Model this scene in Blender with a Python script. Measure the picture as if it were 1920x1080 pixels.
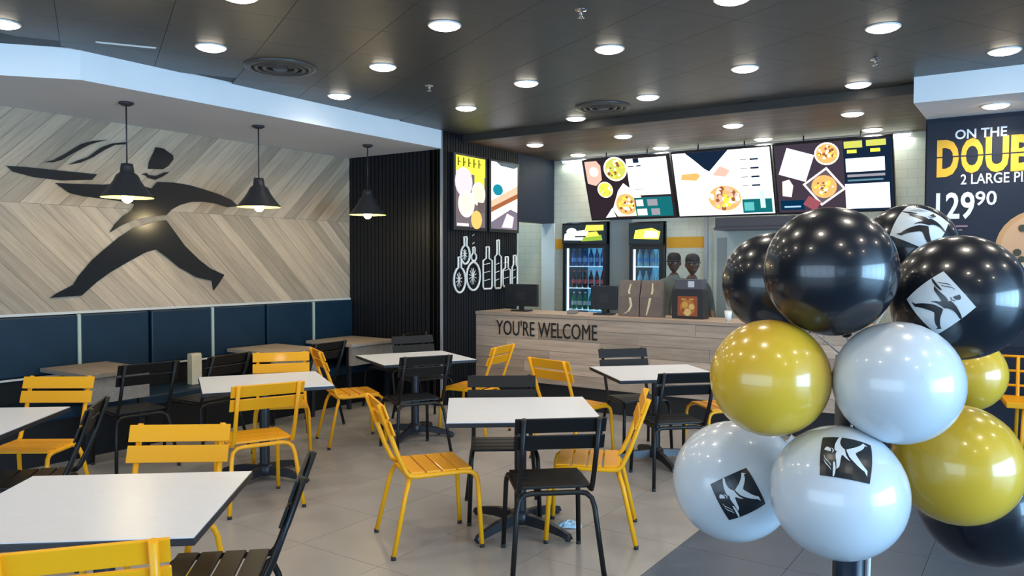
import bpy, bmesh, math, random
from mathutils import Vector, Matrix
random.seed(7)
for o in list(bpy.data.objects): bpy.data.objects.remove(o)
scn = bpy.context.scene
COL = scn.collection

# ------------------------------------------------------------------ camera
cam_d = bpy.data.cameras.new('camera')
cam_d.sensor_width = 36.0
cam_d.lens = 36.0 * 1468.2 / 1920.0
cam_d.clip_start = 0.05
cam = bpy.data.objects.new('camera', cam_d)
COL.objects.link(cam)
YAW, PITCH, ROLL = 0.5959, 0.0326, 0.0021
fw = Vector((-math.sin(YAW)*math.cos(PITCH), math.cos(YAW)*math.cos(PITCH), -math.sin(PITCH)))
rt = Vector((math.cos(YAW), math.sin(YAW), 0.0))
up = rt.cross(fw)
r2 = rt*math.cos(ROLL) + up*math.sin(ROLL)
u2 = -rt*math.sin(ROLL) + up*math.cos(ROLL)
m = Matrix.Identity(4)
for i in range(3):
    m[i][0], m[i][1], m[i][2] = r2[i], u2[i], -fw[i]
m[2][3] = 1.6685
cam.matrix_world = m
scn.camera = cam

# ------------------------------------------------------------------ world, daylight, exposure
scn.view_settings.view_transform = 'Standard'
scn.view_settings.look = 'None'
scn.view_settings.exposure = 0.08
scn.view_settings.gamma = 1.0
scn.view_settings.use_curve_mapping = False
w = bpy.data.worlds.new('world'); scn.world = w; w.use_nodes = True
w.node_tree.nodes['Background'].inputs[0].default_value = (0.55, 0.75, 1.0, 1)
w.node_tree.nodes['Background'].inputs[1].default_value = 0.9

def area(name, loc, target, sx, sy, power, color):
    l = bpy.data.lights.new(name, 'AREA'); l.shape = 'RECTANGLE'; l.size = sx; l.size_y = sy
    l.energy = power; l.color = color
    o = bpy.data.objects.new(name, l); COL.objects.link(o)
    o.location = loc
    o.rotation_euler = (Vector(target)-Vector(loc)).to_track_quat('-Z', 'Y').to_euler()
    return o
# daylight falling in through the glazed shopfronts (right hand side and behind the camera)
area('daylight_side', (7.35, 1.6, 1.55), (-3, 1.6, 1.45), 6.5, 2.6, 1250, (0.40, 0.69, 1.0))
area('daylight_front', (-1.8, -5.35, 1.55), (-1.8, 4, 1.45), 8.0, 2.6, 300, (0.58, 0.79, 1.0))

# ------------------------------------------------------------------ measures of the room
HC, HS, HP = 3.18, 2.97, 1.22        # ceiling, soffits, lower edge of the timber wall
XB, XL = -5.736, -7.228              # bulkhead / column face, left wall
Y1, YC, YP, YB = 7.02, 7.668, 8.01, 9.55   # alcove end, counter front, poster wall, back wall
XR, YF = 7.0, -5.0                   # glazed fronts

# ------------------------------------------------------------------ materials
MATS = {}
def mat(name, col, rough=0.5, metal=0.0, spec=0.5, coat=0.0, noise=0.0, nscale=8.0, bump=0.0, bscale=60.0, stretch=None, emis=None, estr=0.0, sss=0.0):
    if name in MATS: return MATS[name]
    M = bpy.data.materials.new(name); M.use_nodes = True
    nt = M.node_tree; b = nt.nodes['Principled BSDF']
    b.inputs['Base Color'].default_value = (*col, 1)
    b.inputs['Roughness'].default_value = rough
    b.inputs['Metallic'].default_value = metal
    b.inputs['Specular IOR Level'].default_value = spec
    b.inputs['Coat Weight'].default_value = coat
    b.inputs['Coat Roughness'].default_value = 0.05
    if sss: b.inputs['Subsurface Weight'].default_value = sss; b.inputs['Subsurface Radius'].default_value = (0.05, 0.05, 0.05)
    if emis:
        b.inputs['Emission Color'].default_value = (*emis, 1); b.inputs['Emission Strength'].default_value = estr
    if noise or bump:
        tc = nt.nodes.new('ShaderNodeTexCoord'); mp = nt.nodes.new('ShaderNodeMapping')
        nt.links.new(tc.outputs['Object'], mp.inputs[0])
        if stretch: mp.inputs['Scale'].default_value = stretch
        if noise:
            n = nt.nodes.new('ShaderNodeTexNoise'); n.inputs['Scale'].default_value = nscale; n.inputs['Detail'].default_value = 5
            nt.links.new(mp.outputs[0], n.inputs['Vector'])
            r = nt.nodes.new('ShaderNodeValToRGB')
            r.color_ramp.elements[0].position = 0.3; r.color_ramp.elements[1].position = 0.7
            r.color_ramp.elements[0].color = (*[c*(1-noise) for c in col], 1)
            r.color_ramp.elements[1].color = (*[min(1, c*(1+noise)) for c in col], 1)
            nt.links.new(n.outputs['Fac'], r.inputs[0]); nt.links.new(r.outputs[0], b.inputs['Base Color'])
        if bump:
            n2 = nt.nodes.new('ShaderNodeTexNoise'); n2.inputs['Scale'].default_value = bscale; n2.inputs['Detail'].default_value = 3
            nt.links.new(mp.outputs[0], n2.inputs['Vector'])
            bp = nt.nodes.new('ShaderNodeBump'); bp.inputs['Strength'].default_value = bump; bp.inputs['Distance'].default_value = 0.004
            nt.links.new(n2.outputs['Fac'], bp.inputs['Height']); nt.links.new(bp.outputs[0], b.inputs['Normal'])
    MATS[name] = M
    return M
def wood(name, col, dark=0.62, stretch=(1.2, 18, 18), rough=0.55):
    if name in MATS: return MATS[name]
    M = bpy.data.materials.new(name); M.use_nodes = True
    nt = M.node_tree; b = nt.nodes['Principled BSDF']; b.inputs['Roughness'].default_value = rough
    tc = nt.nodes.new('ShaderNodeTexCoord'); mp = nt.nodes.new('ShaderNodeMapping'); mp.inputs['Scale'].default_value = stretch
    oi = nt.nodes.new('ShaderNodeObjectInfo')
    vm = nt.nodes.new('ShaderNodeVectorMath'); vm.operation = 'ADD'
    mu = nt.nodes.new('ShaderNodeMath'); mu.operation = 'MULTIPLY'; mu.inputs[1].default_value = 37.0
    nt.links.new(oi.outputs['Random'], mu.inputs[0])
    nt.links.new(tc.outputs['Object'], mp.inputs[0]); nt.links.new(mp.outputs[0], vm.inputs[0]); nt.links.new(mu.outputs[0], vm.inputs[1])
    n = nt.nodes.new('ShaderNodeTexNoise'); n.inputs['Scale'].default_value = 1.6; n.inputs['Detail'].default_value = 6; n.inputs['Roughness'].default_value = 0.65
    nt.links.new(vm.outputs[0], n.inputs['Vector'])
    r = nt.nodes.new('ShaderNodeValToRGB')
    r.color_ramp.elements[0].position = 0.32; r.color_ramp.elements[1].position = 0.68
    r.color_ramp.elements[0].color = (*[c*dark for c in col], 1); r.color_ramp.elements[1].color = (*col, 1)
    nt.links.new(n.outputs['Fac'], r.inputs[0])
    hs = nt.nodes.new('ShaderNodeHueSaturation')
    mr = nt.nodes.new('ShaderNodeMapRange'); mr.inputs[3].default_value = 0.72; mr.inputs[4].default_value = 1.18
    nt.links.new(oi.outputs['Random'], mr.inputs[0]); nt.links.new(mr.outputs[0], hs.inputs['Value'])
    nt.links.new(r.outputs[0], hs.inputs['Color']); nt.links.new(hs.outputs[0], b.inputs['Base Color'])
    bp = nt.nodes.new('ShaderNodeBump'); bp.inputs['Strength'].default_value = 0.15; bp.inputs['Distance'].default_value = 0.003
    nt.links.new(n.outputs['Fac'], bp.inputs['Height']); nt.links.new(bp.outputs[0], b.inputs['Normal'])
    MATS[name] = M
    return M
def emit(name, col, s=1.0):
    if name in MATS: return MATS[name]
    M = bpy.data.materials.new(name); M.use_nodes = True
    nt = M.node_tree; nt.nodes.clear()
    e = nt.nodes.new('ShaderNodeEmission'); e.inputs[0].default_value = (*col, 1); e.inputs[1].default_value = s*(1.45 if name.startswith('print_') else 1.0)
    out = nt.nodes.new('ShaderNodeOutputMaterial'); nt.links.new(e.outputs[0], out.inputs[0])
    MATS[name] = M
    return M
def glass(name, tint=(0.85, 0.95, 0.95), gl=0.08):
    if name in MATS: return MATS[name]
    M = bpy.data.materials.new(name); M.use_nodes = True
    nt = M.node_tree; nt.nodes.clear()
    t = nt.nodes.new('ShaderNodeBsdfTransparent'); t.inputs[0].default_value = (*tint, 1)
    g = nt.nodes.new('ShaderNodeBsdfGlossy'); g.inputs['Roughness'].default_value = 0.02
    mx = nt.nodes.new('ShaderNodeMixShader'); mx.inputs[0].default_value = gl
    out = nt.nodes.new('ShaderNodeOutputMaterial')
    nt.links.new(t.outputs[0], mx.inputs[1]); nt.links.new(g.outputs[0], mx.inputs[2]); nt.links.new(mx.outputs[0], out.inputs[0])
    MATS[name] = M
    return M
def brickmat(name, col, mortar, bw, bh, rough=0.3):
    M = bpy.data.materials.new(name); M.use_nodes = True
    nt = M.node_tree; b = nt.nodes['Principled BSDF']; b.inputs['Roughness'].default_value = rough
    tc = nt.nodes.new('ShaderNodeTexCoord'); sp = nt.nodes.new('ShaderNodeSeparateXYZ'); cb = nt.nodes.new('ShaderNodeCombineXYZ')
    ad = nt.nodes.new('ShaderNodeMath'); ad.operation = 'ADD'
    nt.links.new(tc.outputs['Object'], sp.inputs[0])
    nt.links.new(sp.outputs[0], ad.inputs[0]); nt.links.new(sp.outputs[1], ad.inputs[1])
    nt.links.new(ad.outputs[0], cb.inputs[0]); nt.links.new(sp.outputs[2], cb.inputs[1])
    br = nt.nodes.new('ShaderNodeTexBrick'); br.inputs['Color1'].default_value = (*col, 1); br.inputs['Color2'].default_value = (*[c*0.94 for c in col], 1)
    br.inputs['Mortar'].default_value = (*mortar, 1); br.inputs['Scale'].default_value = 1.0
    br.inputs['Brick Width'].default_value = bw; br.inputs['Row Height'].default_value = bh; br.inputs['Mortar Size'].default_value = 0.004
    nt.links.new(cb.outputs[0], br.inputs['Vector']); nt.links.new(br.outputs[0], b.inputs['Base Color'])
    MATS[name] = M
    return M

YELLOW = mat('yellow_paint', (0.90, 0.385, 0.004), 0.42, coat=0.08, spec=0.35)
BLACKM = mat('black_paint', (0.006, 0.0055, 0.0055), 0.42, spec=0.35)
RUBBER = mat('rubber', (0.02, 0.02, 0.02), 0.8)
LAMI = mat('white_laminate', (0.80, 0.82, 0.88), 0.32, noise=0.02, nscale=30)
EDGE = mat('dark_edge', (0.02, 0.02, 0.026), 0.45)
CAST = mat('cast_iron', (0.012, 0.014, 0.02), 0.42)
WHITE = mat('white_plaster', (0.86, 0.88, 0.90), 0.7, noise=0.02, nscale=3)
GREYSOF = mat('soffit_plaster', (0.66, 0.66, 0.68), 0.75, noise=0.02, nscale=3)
CEIL = mat('ceiling_tile_dark', (0.062, 0.062, 0.060), 0.42, noise=0.15, nscale=5, bump=0.15, bscale=90)
CEILB = mat('ceiling_grid_dark', (0.025, 0.025, 0.025), 0.6)
FLOORL = mat('floor_tile_light', (0.36, 0.335, 0.315), 0.30, noise=0.07, nscale=2.5)
FLOORD = mat('floor_tile_dark', (0.052, 0.078, 0.118), 0.34, noise=0.10, nscale=3)
GROUT = mat('grout', (0.27, 0.255, 0.24), 0.8)
BLACKW = mat('black_wall', (0.007, 0.007, 0.007), 0.6, spec=0.25, noise=0.1, nscale=4)
BATTEN = mat('batten', (0.007, 0.0075, 0.010), 0.5, spec=0.3)
NAVY = mat('navy_wall', (0.012, 0.018, 0.034), 0.55, spec=0.3, noise=0.08, nscale=5)
VINYL = mat('navy_vinyl', (0.006, 0.024, 0.046), 0.42, spec=0.35, noise=0.1, nscale=4, bump=0.1, bscale=200)
PALE = mat('pale_trim', (0.45, 0.50, 0.42), 0.4)
TRIMW = mat('light_trim', (0.62, 0.60, 0.56), 0.4)
PLANK = wood('chevron_wood', (0.54, 0.42, 0.30), 0.70)
CWOOD = wood('counter_wood', (0.61, 0.45, 0.335), 0.66)
SWOOD = wood('soffit_wood', (0.15, 0.092, 0.058), 0.6)
TWOOD = wood('booth_wood', (0.40, 0.33, 0.27), 0.7)
SILH = mat('silhouette_black', (0.012, 0.012, 0.014), 0.22)
LAMPBLK = mat('lamp_black', (0.022, 0.022, 0.024), 0.42)
LAMPYEL = mat('lamp_inner', (0.85, 0.72, 0.25), 0.5)
CHROME = mat('chrome', (0.6, 0.6, 0.62), 0.2, metal=1.0)
STEEL = mat('steel', (0.42, 0.45, 0.47), 0.35, metal=0.6)
TILEW = brickmat('wall_tile', (0.56, 0.60, 0.53), (0.45, 0.48, 0.43), 0.20, 0.10)
ORANGE = mat('orange_band', (0.72, 0.36, 0.02), 0.45)
PLAST = mat('black_plastic', (0.010, 0.012, 0.016), 0.35)
LAMPON = emit('downlight_glow', (1.0, 0.90, 0.74), 14.0)
BULBON = emit('bulb_glow', (1.0, 0.82, 0.42), 16.0)

# ------------------------------------------------------------------ helpers
def tag(o, label=None, cat=None, group=None, kind=None):
    if label: o['label'] = label
    if cat: o['category'] = cat
    if group: o['group'] = group
    if kind: o['kind'] = kind
    return o
def empty(name, loc=(0, 0, 0), rz=0.0):
    o = bpy.data.objects.new(name, None); COL.objects.link(o)
    o.location = loc; o.rotation_euler = (0, 0, rz); o.empty_display_size = 0.1
    return o
class MB:
    def __init__(s): s.v = []; s.f = []; s.sm = []; s.mi = []; s.mats = []
    def _add(s, vs, fs, smooth=False, mi=0):
        b = len(s.v); s.v += [tuple(x) for x in vs]
        for f in fs: s.f.append(tuple(b+i for i in f)); s.sm.append(smooth); s.mi.append(mi)
    def box(s, lo, hi, M=None, mi=0, bev=0.0):
        x0, y0, z0 = lo; x1, y1, z1 = hi
        if bev:
            bm = bmesh.new(); bmesh.ops.create_cube(bm, size=1.0)
            for v in bm.verts: v.co = Vector((x0+(v.co.x+.5)*(x1-x0), y0+(v.co.y+.5)*(y1-y0), z0+(v.co.z+.5)*(z1-z0)))
            bmesh.ops.bevel(bm, geom=list(bm.edges)+list(bm.verts), offset=bev, segments=2, affect='EDGES', profile=0.6)
            bm.verts.index_update()
            vs = [v.co.copy() for v in bm.verts]; fs = [[v.index for v in f.verts] for f in bm.faces]; bm.free()
        else:
            vs = [Vector(p) for p in ((x0,y0,z0),(x1,y0,z0),(x1,y1,z0),(x0,y1,z0),(x0,y0,z1),(x1,y0,z1),(x1,y1,z1),(x0,y1,z1))]
            fs = [(0,3,2,1),(4,5,6,7),(0,1,5,4),(1,2,6,5),(2,3,7,6),(3,0,4,7)]
        if M: vs = [M @ v for v in vs]
        s._add(vs, fs, False, mi); return s
    def tube(s, pts, r, n=8, cap=True, mi=0):
        pts = [Vector(p) for p in pts]; rings = []
        rr = r if isinstance(r, (list, tuple)) else [r]*len(pts)
        t0 = (pts[1]-pts[0]).normalized(); a = Vector((0, 0, 1)) if abs(t0.z) < .9 else Vector((1, 0, 0))
        nrm = t0.cross(a).normalized(); vs = []; fs = []
        for i, p in enumerate(pts):
            t = (pts[min(i+1, len(pts)-1)]-pts[max(i-1, 0)]).normalized()
            nrm = (nrm - t*nrm.dot(t)).normalized(); bn = t.cross(nrm)
            for k in range(n):
                an = 2*math.pi*k/n; vs.append(p+(nrm*math.cos(an)+bn*math.sin(an))*rr[i])
        for i in range(len(pts)-1):
            for k in range(n): fs.append((i*n+k, i*n+(k+1) % n, (i+1)*n+(k+1) % n, (i+1)*n+k))
        s._add(vs, fs, True, mi)
        if cap:
            b = len(s.v)-len(vs)
            s.f.append(tuple(b+k for k in reversed(range(n)))); s.sm.append(False); s.mi.append(mi)
            s.f.append(tuple(b+(len(pts)-1)*n+k for k in range(n))); s.sm.append(False); s.mi.append(mi)
        return s
    def lathe(s, prof, c=(0, 0, 0), n=24, mi=0, cap=False):
        vs = []; fs = []; cx, cy, cz = c
        for r, z in prof:
            for k in range(n):
                a = 2*math.pi*k/n; vs.append((cx+r*math.cos(a), cy+r*math.sin(a), cz+z))
        for i in range(len(prof)-1):
            for k in range(n): fs.append((i*n+k, i*n+(k+1) % n, (i+1)*n+(k+1) % n, (i+1)*n+k))
        s._add(vs, fs, True, mi)
        if cap:
            b = len(s.v)-len(vs)
            s.f.append(tuple(b+k for k in reversed(range(n)))); s.sm.append(False); s.mi.append(mi)
            s.f.append(tuple(b+(len(prof)-1)*n+k for k in range(n))); s.sm.append(False); s.mi.append(mi)
        return s
    def prism(s, pts, f3, th, mi=0):
        """polygon pts (u,v); f3(u,v,d) -> world; thickness th"""
        n = len(pts); vs = [f3(u, v, 0) for u, v in pts]+[f3(u, v, th) for u, v in pts]
        fs = [tuple(reversed(range(n))), tuple(range(n, 2*n))]+[(i, (i+1) % n, n+(i+1) % n, n+i) for i in range(n)]
        s._add(vs, fs, False, mi); return s
    def build(s, name, material, parent=None, loc=None, rot=None):
        me = bpy.data.meshes.new(name); me.from_pydata(s.v, [], s.f)
        ms = material if isinstance(material, (list, tuple)) else [material]
        for x in ms: me.materials.append(x)
        me.polygons.foreach_set('use_smooth', s.sm); me.polygons.foreach_set('material_index', s.mi)
        me.update()
        o = bpy.data.objects.new(name, me); COL.objects.link(o)
        if parent: o.parent = parent
        if loc: o.location = loc
        if rot: o.rotation_euler = rot
        return o
def struct(o): o['kind'] = 'structure'; return o
def boxo(name, lo, hi, material, parent=None, bev=0.0):
    """box with its origin at its centre"""
    c = [(a+b)/2 for a, b in zip(lo, hi)]; h = [(b-a)/2 for a, b in zip(lo, hi)]
    return MB().box([-x for x in h], h, bev=bev).build(name, material, parent, loc=c)
def link_copy(o, parent=None):
    c = o.copy(); COL.objects.link(c); c.parent = parent; return c
def copy_tree(o, parent=None):
    c = link_copy(o, parent)
    for ch in list(o.children): copy_tree(ch, c)
    return c
# frames of vertical planes: on_y faces the room (-Y) and u runs +X; on_x faces +X and u runs +Y
def on_y(Y): return lambda u, v, d=0: Vector((u, Y-d, v))
def on_x(X): return lambda u, v, d=0: Vector((X+d, u, v))
def circ(cx, cy, r, n=20, ry=None):
    ry = ry or r
    return [(cx+r*math.cos(2*math.pi*k/n), cy+ry*math.sin(2*math.pi*k/n)) for k in range(n)]
def rc(x0, y0, x1, y1): return [(x0, y0), (x1, y0), (x1, y1), (x0, y1)]
def rot(pts, c, a):
    ca, sa = math.cos(a), math.sin(a)
    return [(c[0]+(x-c[0])*ca-(y-c[1])*sa, c[1]+(x-c[0])*sa+(y-c[1])*ca) for x, y in pts]
def art(name, shapes, f3, parent, lift=0.0012, d0=0.001):
    """flat print: list of (polygon, material); later ones lie a hair in front"""
    mb = MB(); ms = []
    for i, (pts, mt) in enumerate(shapes):
        if mt not in ms: ms.append(mt)
        d = d0+lift*i*0.25
        mb._add([f3(u, v, d) for u, v in pts], [tuple(range(len(pts)))], False, ms.index(mt))
    return mb.build(name, ms, parent)
def text_mesh(name, body, rect, f3, material, parent, th=0.004, offset=0.0, d0=0.001, spacing=1.0):
    """lettering fitted into rect (u0,v0,u1,v1) on a plane"""
    cu = bpy.data.curves.new('lettering', 'FONT'); cu.body = body; cu.size = 1.0; cu.offset = offset; cu.resolution_u = 3; cu.space_character = spacing
    cu.extrude = 0.5
    t = bpy.data.objects.new('lettering', cu); COL.objects.link(t)
    dg = bpy.context.evaluated_depsgraph_get(); dg.update()
    me = bpy.data.meshes.new_from_object(t.evaluated_get(dg)); bpy.data.objects.remove(t)
    xs = [v.co.x for v in me.vertices]; ys = [v.co.y for v in me.vertices]
    x0, x1, y0, y1 = min(xs), max(xs), min(ys), max(ys); u0, v0, u1, v1 = rect
    for v in me.vertices:
        v.co = f3(u0+(v.co.x-x0)/(x1-x0)*(u1-u0), v0+(v.co.y-y0)/(y1-y0)*(v1-v0), d0+th*(v.co.z+0.5))
    me.materials.clear(); me.materials.append(material); me.name = name
    o = bpy.data.objects.new(name, me); COL.objects.link(o); o.parent = parent
    return o
def clip(poly, x0, y0, x1, y1):
    def cut(P, ax, val, keep_gt):
        out = []
        for i in range(len(P)):
            a, b = P[i], P[(i+1) % len(P)]
            ia = (a[ax] >= val) if keep_gt else (a[ax] <= val); ib = (b[ax] >= val) if keep_gt else (b[ax] <= val)
            if ia: out.append(a)
            if ia != ib:
                t = (val-a[ax])/(b[ax]-a[ax]); out.append((a[0]+t*(b[0]-a[0]), a[1]+t*(b[1]-a[1])))
        return out
    for ax, val, g in ((0, x0, True), (0, x1, False), (1, y0, True), (1, y1, False)):
        if poly: poly = cut(poly, ax, val, g)
    return poly
ORD = ['first', 'second', 'third', 'fourth', 'fifth', 'sixth', 'seventh', 'eighth', 'ninth', 'tenth', 'eleventh', 'twelfth', 'thirteenth', 'fourteenth', 'fifteenth', 'sixteenth', 'seventeenth', 'eighteenth']

# ================================================================== SETTING
# floor: slab with tiles laid on it, light tiles in the seating area, dark ones along the shopfront
XE = -1.745
floor = struct(boxo('floor', (XL-0.2, YF-0.2, -0.12), (XR+0.2, YB+0.2, -0.008), GROUT))
T = 0.62; TV = {}
def floor_tile(x0, y0, x1, y1, material):
    key = (round(x1-x0, 3), round(y1-y0, 3), material.name)
    if key not in TV:
        g = 0.0015
        o = MB().box((-(x1-x0)/2+g, -(y1-y0)/2+g, -0.008), ((x1-x0)/2-g, (y1-y0)/2-g, 0.0)).build('floor_tile', material)
        TV[key] = o
    else: o = link_copy(TV[key])
    o.parent = floor; o.matrix_parent_inverse = Matrix.Identity(4)
    o.location = Vector(((x0+x1)/2, (y0+y1)/2, 0))-floor.location
xs = [XE-T*i for i in range(10)]
for i in range(9):
    x1, x0 = XE-T*i, max(XE-T*(i+1), XL)
    if x0 >= x1: continue
    for j in range(-2, 13):
        floor_tile(x0, j*T, x1, j*T+T, FLOORL)
for i in range(7):
    x0, x1 = XE+T*i, min(XE+T*(i+1), XR)
    for j in range(-2, 13):
        floor_tile(x0, j*T, x1, j*T+T, FLOORD)
rest = MB().box((XL, 13*T, -0.008), (-0.9, YB, 0.0)).box((XL, YF, -0.008), (XR, -2*T, 0.0)).build('floor_margin', FLOORL, floor); rest.location = -floor.location
rest = MB().box((XE+7*T, -2*T, -0.008), (XR, 13*T, 0.0)).build('floor_margin', FLOORD, floor); rest.location = -floor.location

# ceiling with a rotated tile grid (lights sit on the same grid)
ceil = struct(boxo('ceiling', (XL-0.2, YF-0.2, HC+0.012), (XR+0.2, YB+0.2, HC+0.2), CEILB))
GO = Vector((-3.191, 3.932)); GA = Vector((0.6213, 1.0776)); GB = Vector((1.0673, -0.5595))
hx, hy = GA*0.25, GB*0.25
for i in range(-8, 9):
    for j in range(-8, 10):
        c = GO+GA*0.5*i+GB*0.5*j
        if not (-5.9 < c.x < 1.6 and 0.9 < c.y < 7.7): continue
        k = 0.995
        poly = [c+(-hx-hy)*k, c+(hx-hy)*k, c+(hx+hy)*k, c+(-hx+hy)*k]
        poly = clip([tuple(p) for p in poly], XB, 0.9, 1.6, 7.42)
        if len(poly) < 3: continue
        area2 = abs(sum(poly[a][0]*poly[(a+1) % len(poly)][1]-poly[(a+1) % len(poly)][0]*poly[a][1] for a in range(len(poly))))/2
        if area2 < 0.004: continue
        pl = [(x-c.x, y-c.y) for x, y in poly]
        o = MB().prism(pl, lambda u, v, d: Vector((u, v, d)), 0.0125).build('ceiling_tile', CEIL, ceil)
        o.location = Vector((c.x, c.y, HC))-ceil.location
MB().box((1.6, YF, HC), (XR, 8, HC+.0125)).box((XL, YF, HC), (1.6, 0.9, HC+.0125)).build('ceiling_margin', CEIL, ceil).location = -ceil.location

# left wall with chevron timber planks above, upholstered panels below
wall_left = struct(boxo('wall_left', (XL-0.2, YF, 0), (XL-0.02, Y1+0.1, HC), BLACKW))
def unit(o, parent): o.parent = parent; o.location = Vector(o.location)-parent.location; return o
PZ0, PZ1, PZM = HP, HS, 2.17
PW = 0.165
pk = 0
for half in (0, 1):
    z0, z1 = (PZ0, PZM) if half == 0 else (PZM, PZ1)
    h = z1-z0
    n = int((Y1-1.2+h)/PW)+3
    for i in range(-8, n):
        ya = 1.2+i*PW; g = 0.0015
        # the plank's edge on the centre line runs ya..ya+PW, slanting to the right away from it
        if half == 0: poly = [(ya+g+h, z0), (ya+PW-g+h, z0), (ya+PW-g, z1-.001), (ya+g, z1-.001)]
        else: poly = [(ya+g, z0+.001), (ya+PW-g, z0+.001), (ya+PW-g+h, z1), (ya+g+h, z1)]
        poly = clip(poly, 1.2, z0, Y1-0.002, z1)
        if len(poly) < 3: continue
        cy = sum(p[0] for p in poly)/len(poly); cz = sum(p[1] for p in poly)/len(poly)
        a = (-math.pi/4 if half == 0 else math.pi/4)
        # build in a local frame whose x runs along the plank so that the grain follows it
        ca, sa = math.cos(a), math.sin(a)
        loc = [((y-cy)*ca+(z-cz)*sa, -(y-cy)*sa+(z-cz)*ca) for y, z in poly]
        th = 0.018+0.004*((pk*7) % 5)/5
        o = MB().prism(loc, lambda u, v, d: Vector((u, d, v)), -th).build('plank', PLANK, wall_left)
        # local x -> (0,ca,sa), local z -> (0,-sa,ca), local y -> -X
        M = Matrix(((0, -1, 0, 0), (ca, 0, -sa, 0), (sa, 0, ca, 0), (0, 0, 0, 1)))
        M.translation = Vector((XL-0.02, cy, cz))-wall_left.location
        o.matrix_basis = M
        pk += 1
unit(boxo('lower_edge_trim', (XL-0.02, 1.2, HP-0.022), (XL+0.012, Y1, HP), TRIMW), wall_left)

# black end wall of the seating alcove and the column face with battens
wall_end = struct(boxo('wall_alcove_end', (XL-0.2, Y1+0.015, 0), (XB-0.2, Y1+0.2, HC), BLACKW))
bt = None
k = 0; y = XL+0.03
while y < XB-0.03:
    if bt is None: bt = MB().box((-0.024, -0.015, 0), (0.024, 0.0, HS)).build('batten', BATTEN); o = bt
    else: o = link_copy(bt)
    o.parent = wall_end; o.location = Vector((y, Y1+0.015, 0))-wall_end.location
    y += 0.062
wall_column = struct(boxo('wall_column', (XB-0.2, Y1, 0), (XB-0.015, 8.6, HC), BLACKW))
cb = None; y = Y1+0.03
while y < 8.58:
    if cb is None: cb = MB().box((0, -0.019, 0), (0.015, 0.019, HC)).build('batten', BATTEN); o = cb
    else: o = link_copy(cb)
    o.parent = wall_column; o.location = Vector((XB-0.015, y, 0))-wall_column.location
    y += 0.05
unit(boxo('corner_trim', (XB-0.02, Y1-0.012, 0), (XB+0.006, Y1+0.006, HC), mat('corner_metal', (0.25, 0.26, 0.28), 0.4)), wall_column)
unit(boxo('opening_header', (XB-0.2, 8.6, 2.22), (XB-0.01, 9.53, HC), NAVY), wall_column)
wall_ps = struct(boxo('wall_passage', (-6.9, 7.2, 0), (-6.8, YB, HC), mat('passage_paint', (0.42, 0.47, 0.44), 0.6, noise=.04)))
boxo('frame', (XB-0.2, 8.585, 0), (XB-0.005, 8.615, 2.22), PALE, None)
trim_1 = bpy.data.objects['frame']; trim_1.name = 'trim_1'; struct(trim_1)
trim_2 = struct(boxo('trim_2', (XB-0.2, 9.5, 0), (XB+0.012, 9.53, 2.22), mat('pale_jamb', (0.62, 0.72, 0.76), 0.4)))

# left bulkhead with chamfered near end
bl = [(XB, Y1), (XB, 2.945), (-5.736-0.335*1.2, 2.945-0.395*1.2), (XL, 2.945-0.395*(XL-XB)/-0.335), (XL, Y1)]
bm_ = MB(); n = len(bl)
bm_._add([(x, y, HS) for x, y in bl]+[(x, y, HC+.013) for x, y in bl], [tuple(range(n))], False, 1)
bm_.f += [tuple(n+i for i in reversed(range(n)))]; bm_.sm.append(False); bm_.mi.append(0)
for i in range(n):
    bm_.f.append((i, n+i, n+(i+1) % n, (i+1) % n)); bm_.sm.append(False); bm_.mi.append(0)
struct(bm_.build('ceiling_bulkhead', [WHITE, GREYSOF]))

# right hand bulkhead and poster wall
struct(boxo('wall_poster', (-0.905, YP, 0), (XR, YP+0.18, HC), NAVY))
bk = struct(boxo('ceiling_bulkhead', (-0.90, 7.14, HS), (XR, YP, HC+.013), WHITE))

# back of the kitchen
wb = MB()   # tiled wall with two niches for the fridges
for x0, x1, z0, z1 in ((-7.3, -5.55, 0, HC), (-5.55, -4.865, 2.23, HC), (-4.865, -4.535, 0, HC), (-4.535, -4.055, 2.21, HC), (-4.055, -0.80, 0, HC)):
    wb.box((x0, YB, z0), (x1, YB+.15, z1))
wall_back = struct(wb.build('wall_back', TILEW))
unit(boxo('niche_back', (-5.7, 10.2, 0), (-3.9, 10.25, HC), BLACKW), wall_back)
unit(boxo('orange_stripe', (-4.05, YB-0.004, 1.86), (-3.50, YB, 2.0), ORANGE), wall_back)
unit(boxo('orange_stripe', (-5.73, YB-0.004, 1.86), (-5.56, YB, 2.0), ORANGE), wall_back)
unit(boxo('pilaster', (-4.86, YB-0.03, 0), (-4.54, YB-.001, 2.5), mat('grey_pilaster', (0.20, 0.24, 0.26), 0.5)), wall_back)
unit(boxo('steel_mullion', (-3.53, YB-0.05, 0), (-3.49, YB-.001, 2.4), STEEL), wall_back)
d1 = struct(boxo('door_1', (-3.40, YB-0.045, 0), (-2.65, YB-.001, 2.1), mat('door_paint', (0.46, 0.52, 0.48), 0.45)))
unit(boxo('door_panel', (-3.36, YB-0.052, 0.15), (-3.24, YB-0.045, 1.98), mat('door_grey', (0.25, 0.29, 0.29), 0.4)), d1)
hd = MB().tube([(-2.72, YB-0.05, 1.0), (-2.72, YB-0.09, 1.0), (-2.82, YB-0.09, 1.0)], 0.01).build('door_handle', CHROME, d1); hd.location = -d1.location
struct(boxo('wall_kitchen_right', (-0.905, YP+0.18, 0), (-0.80, YB, HC), TILEW))

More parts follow.
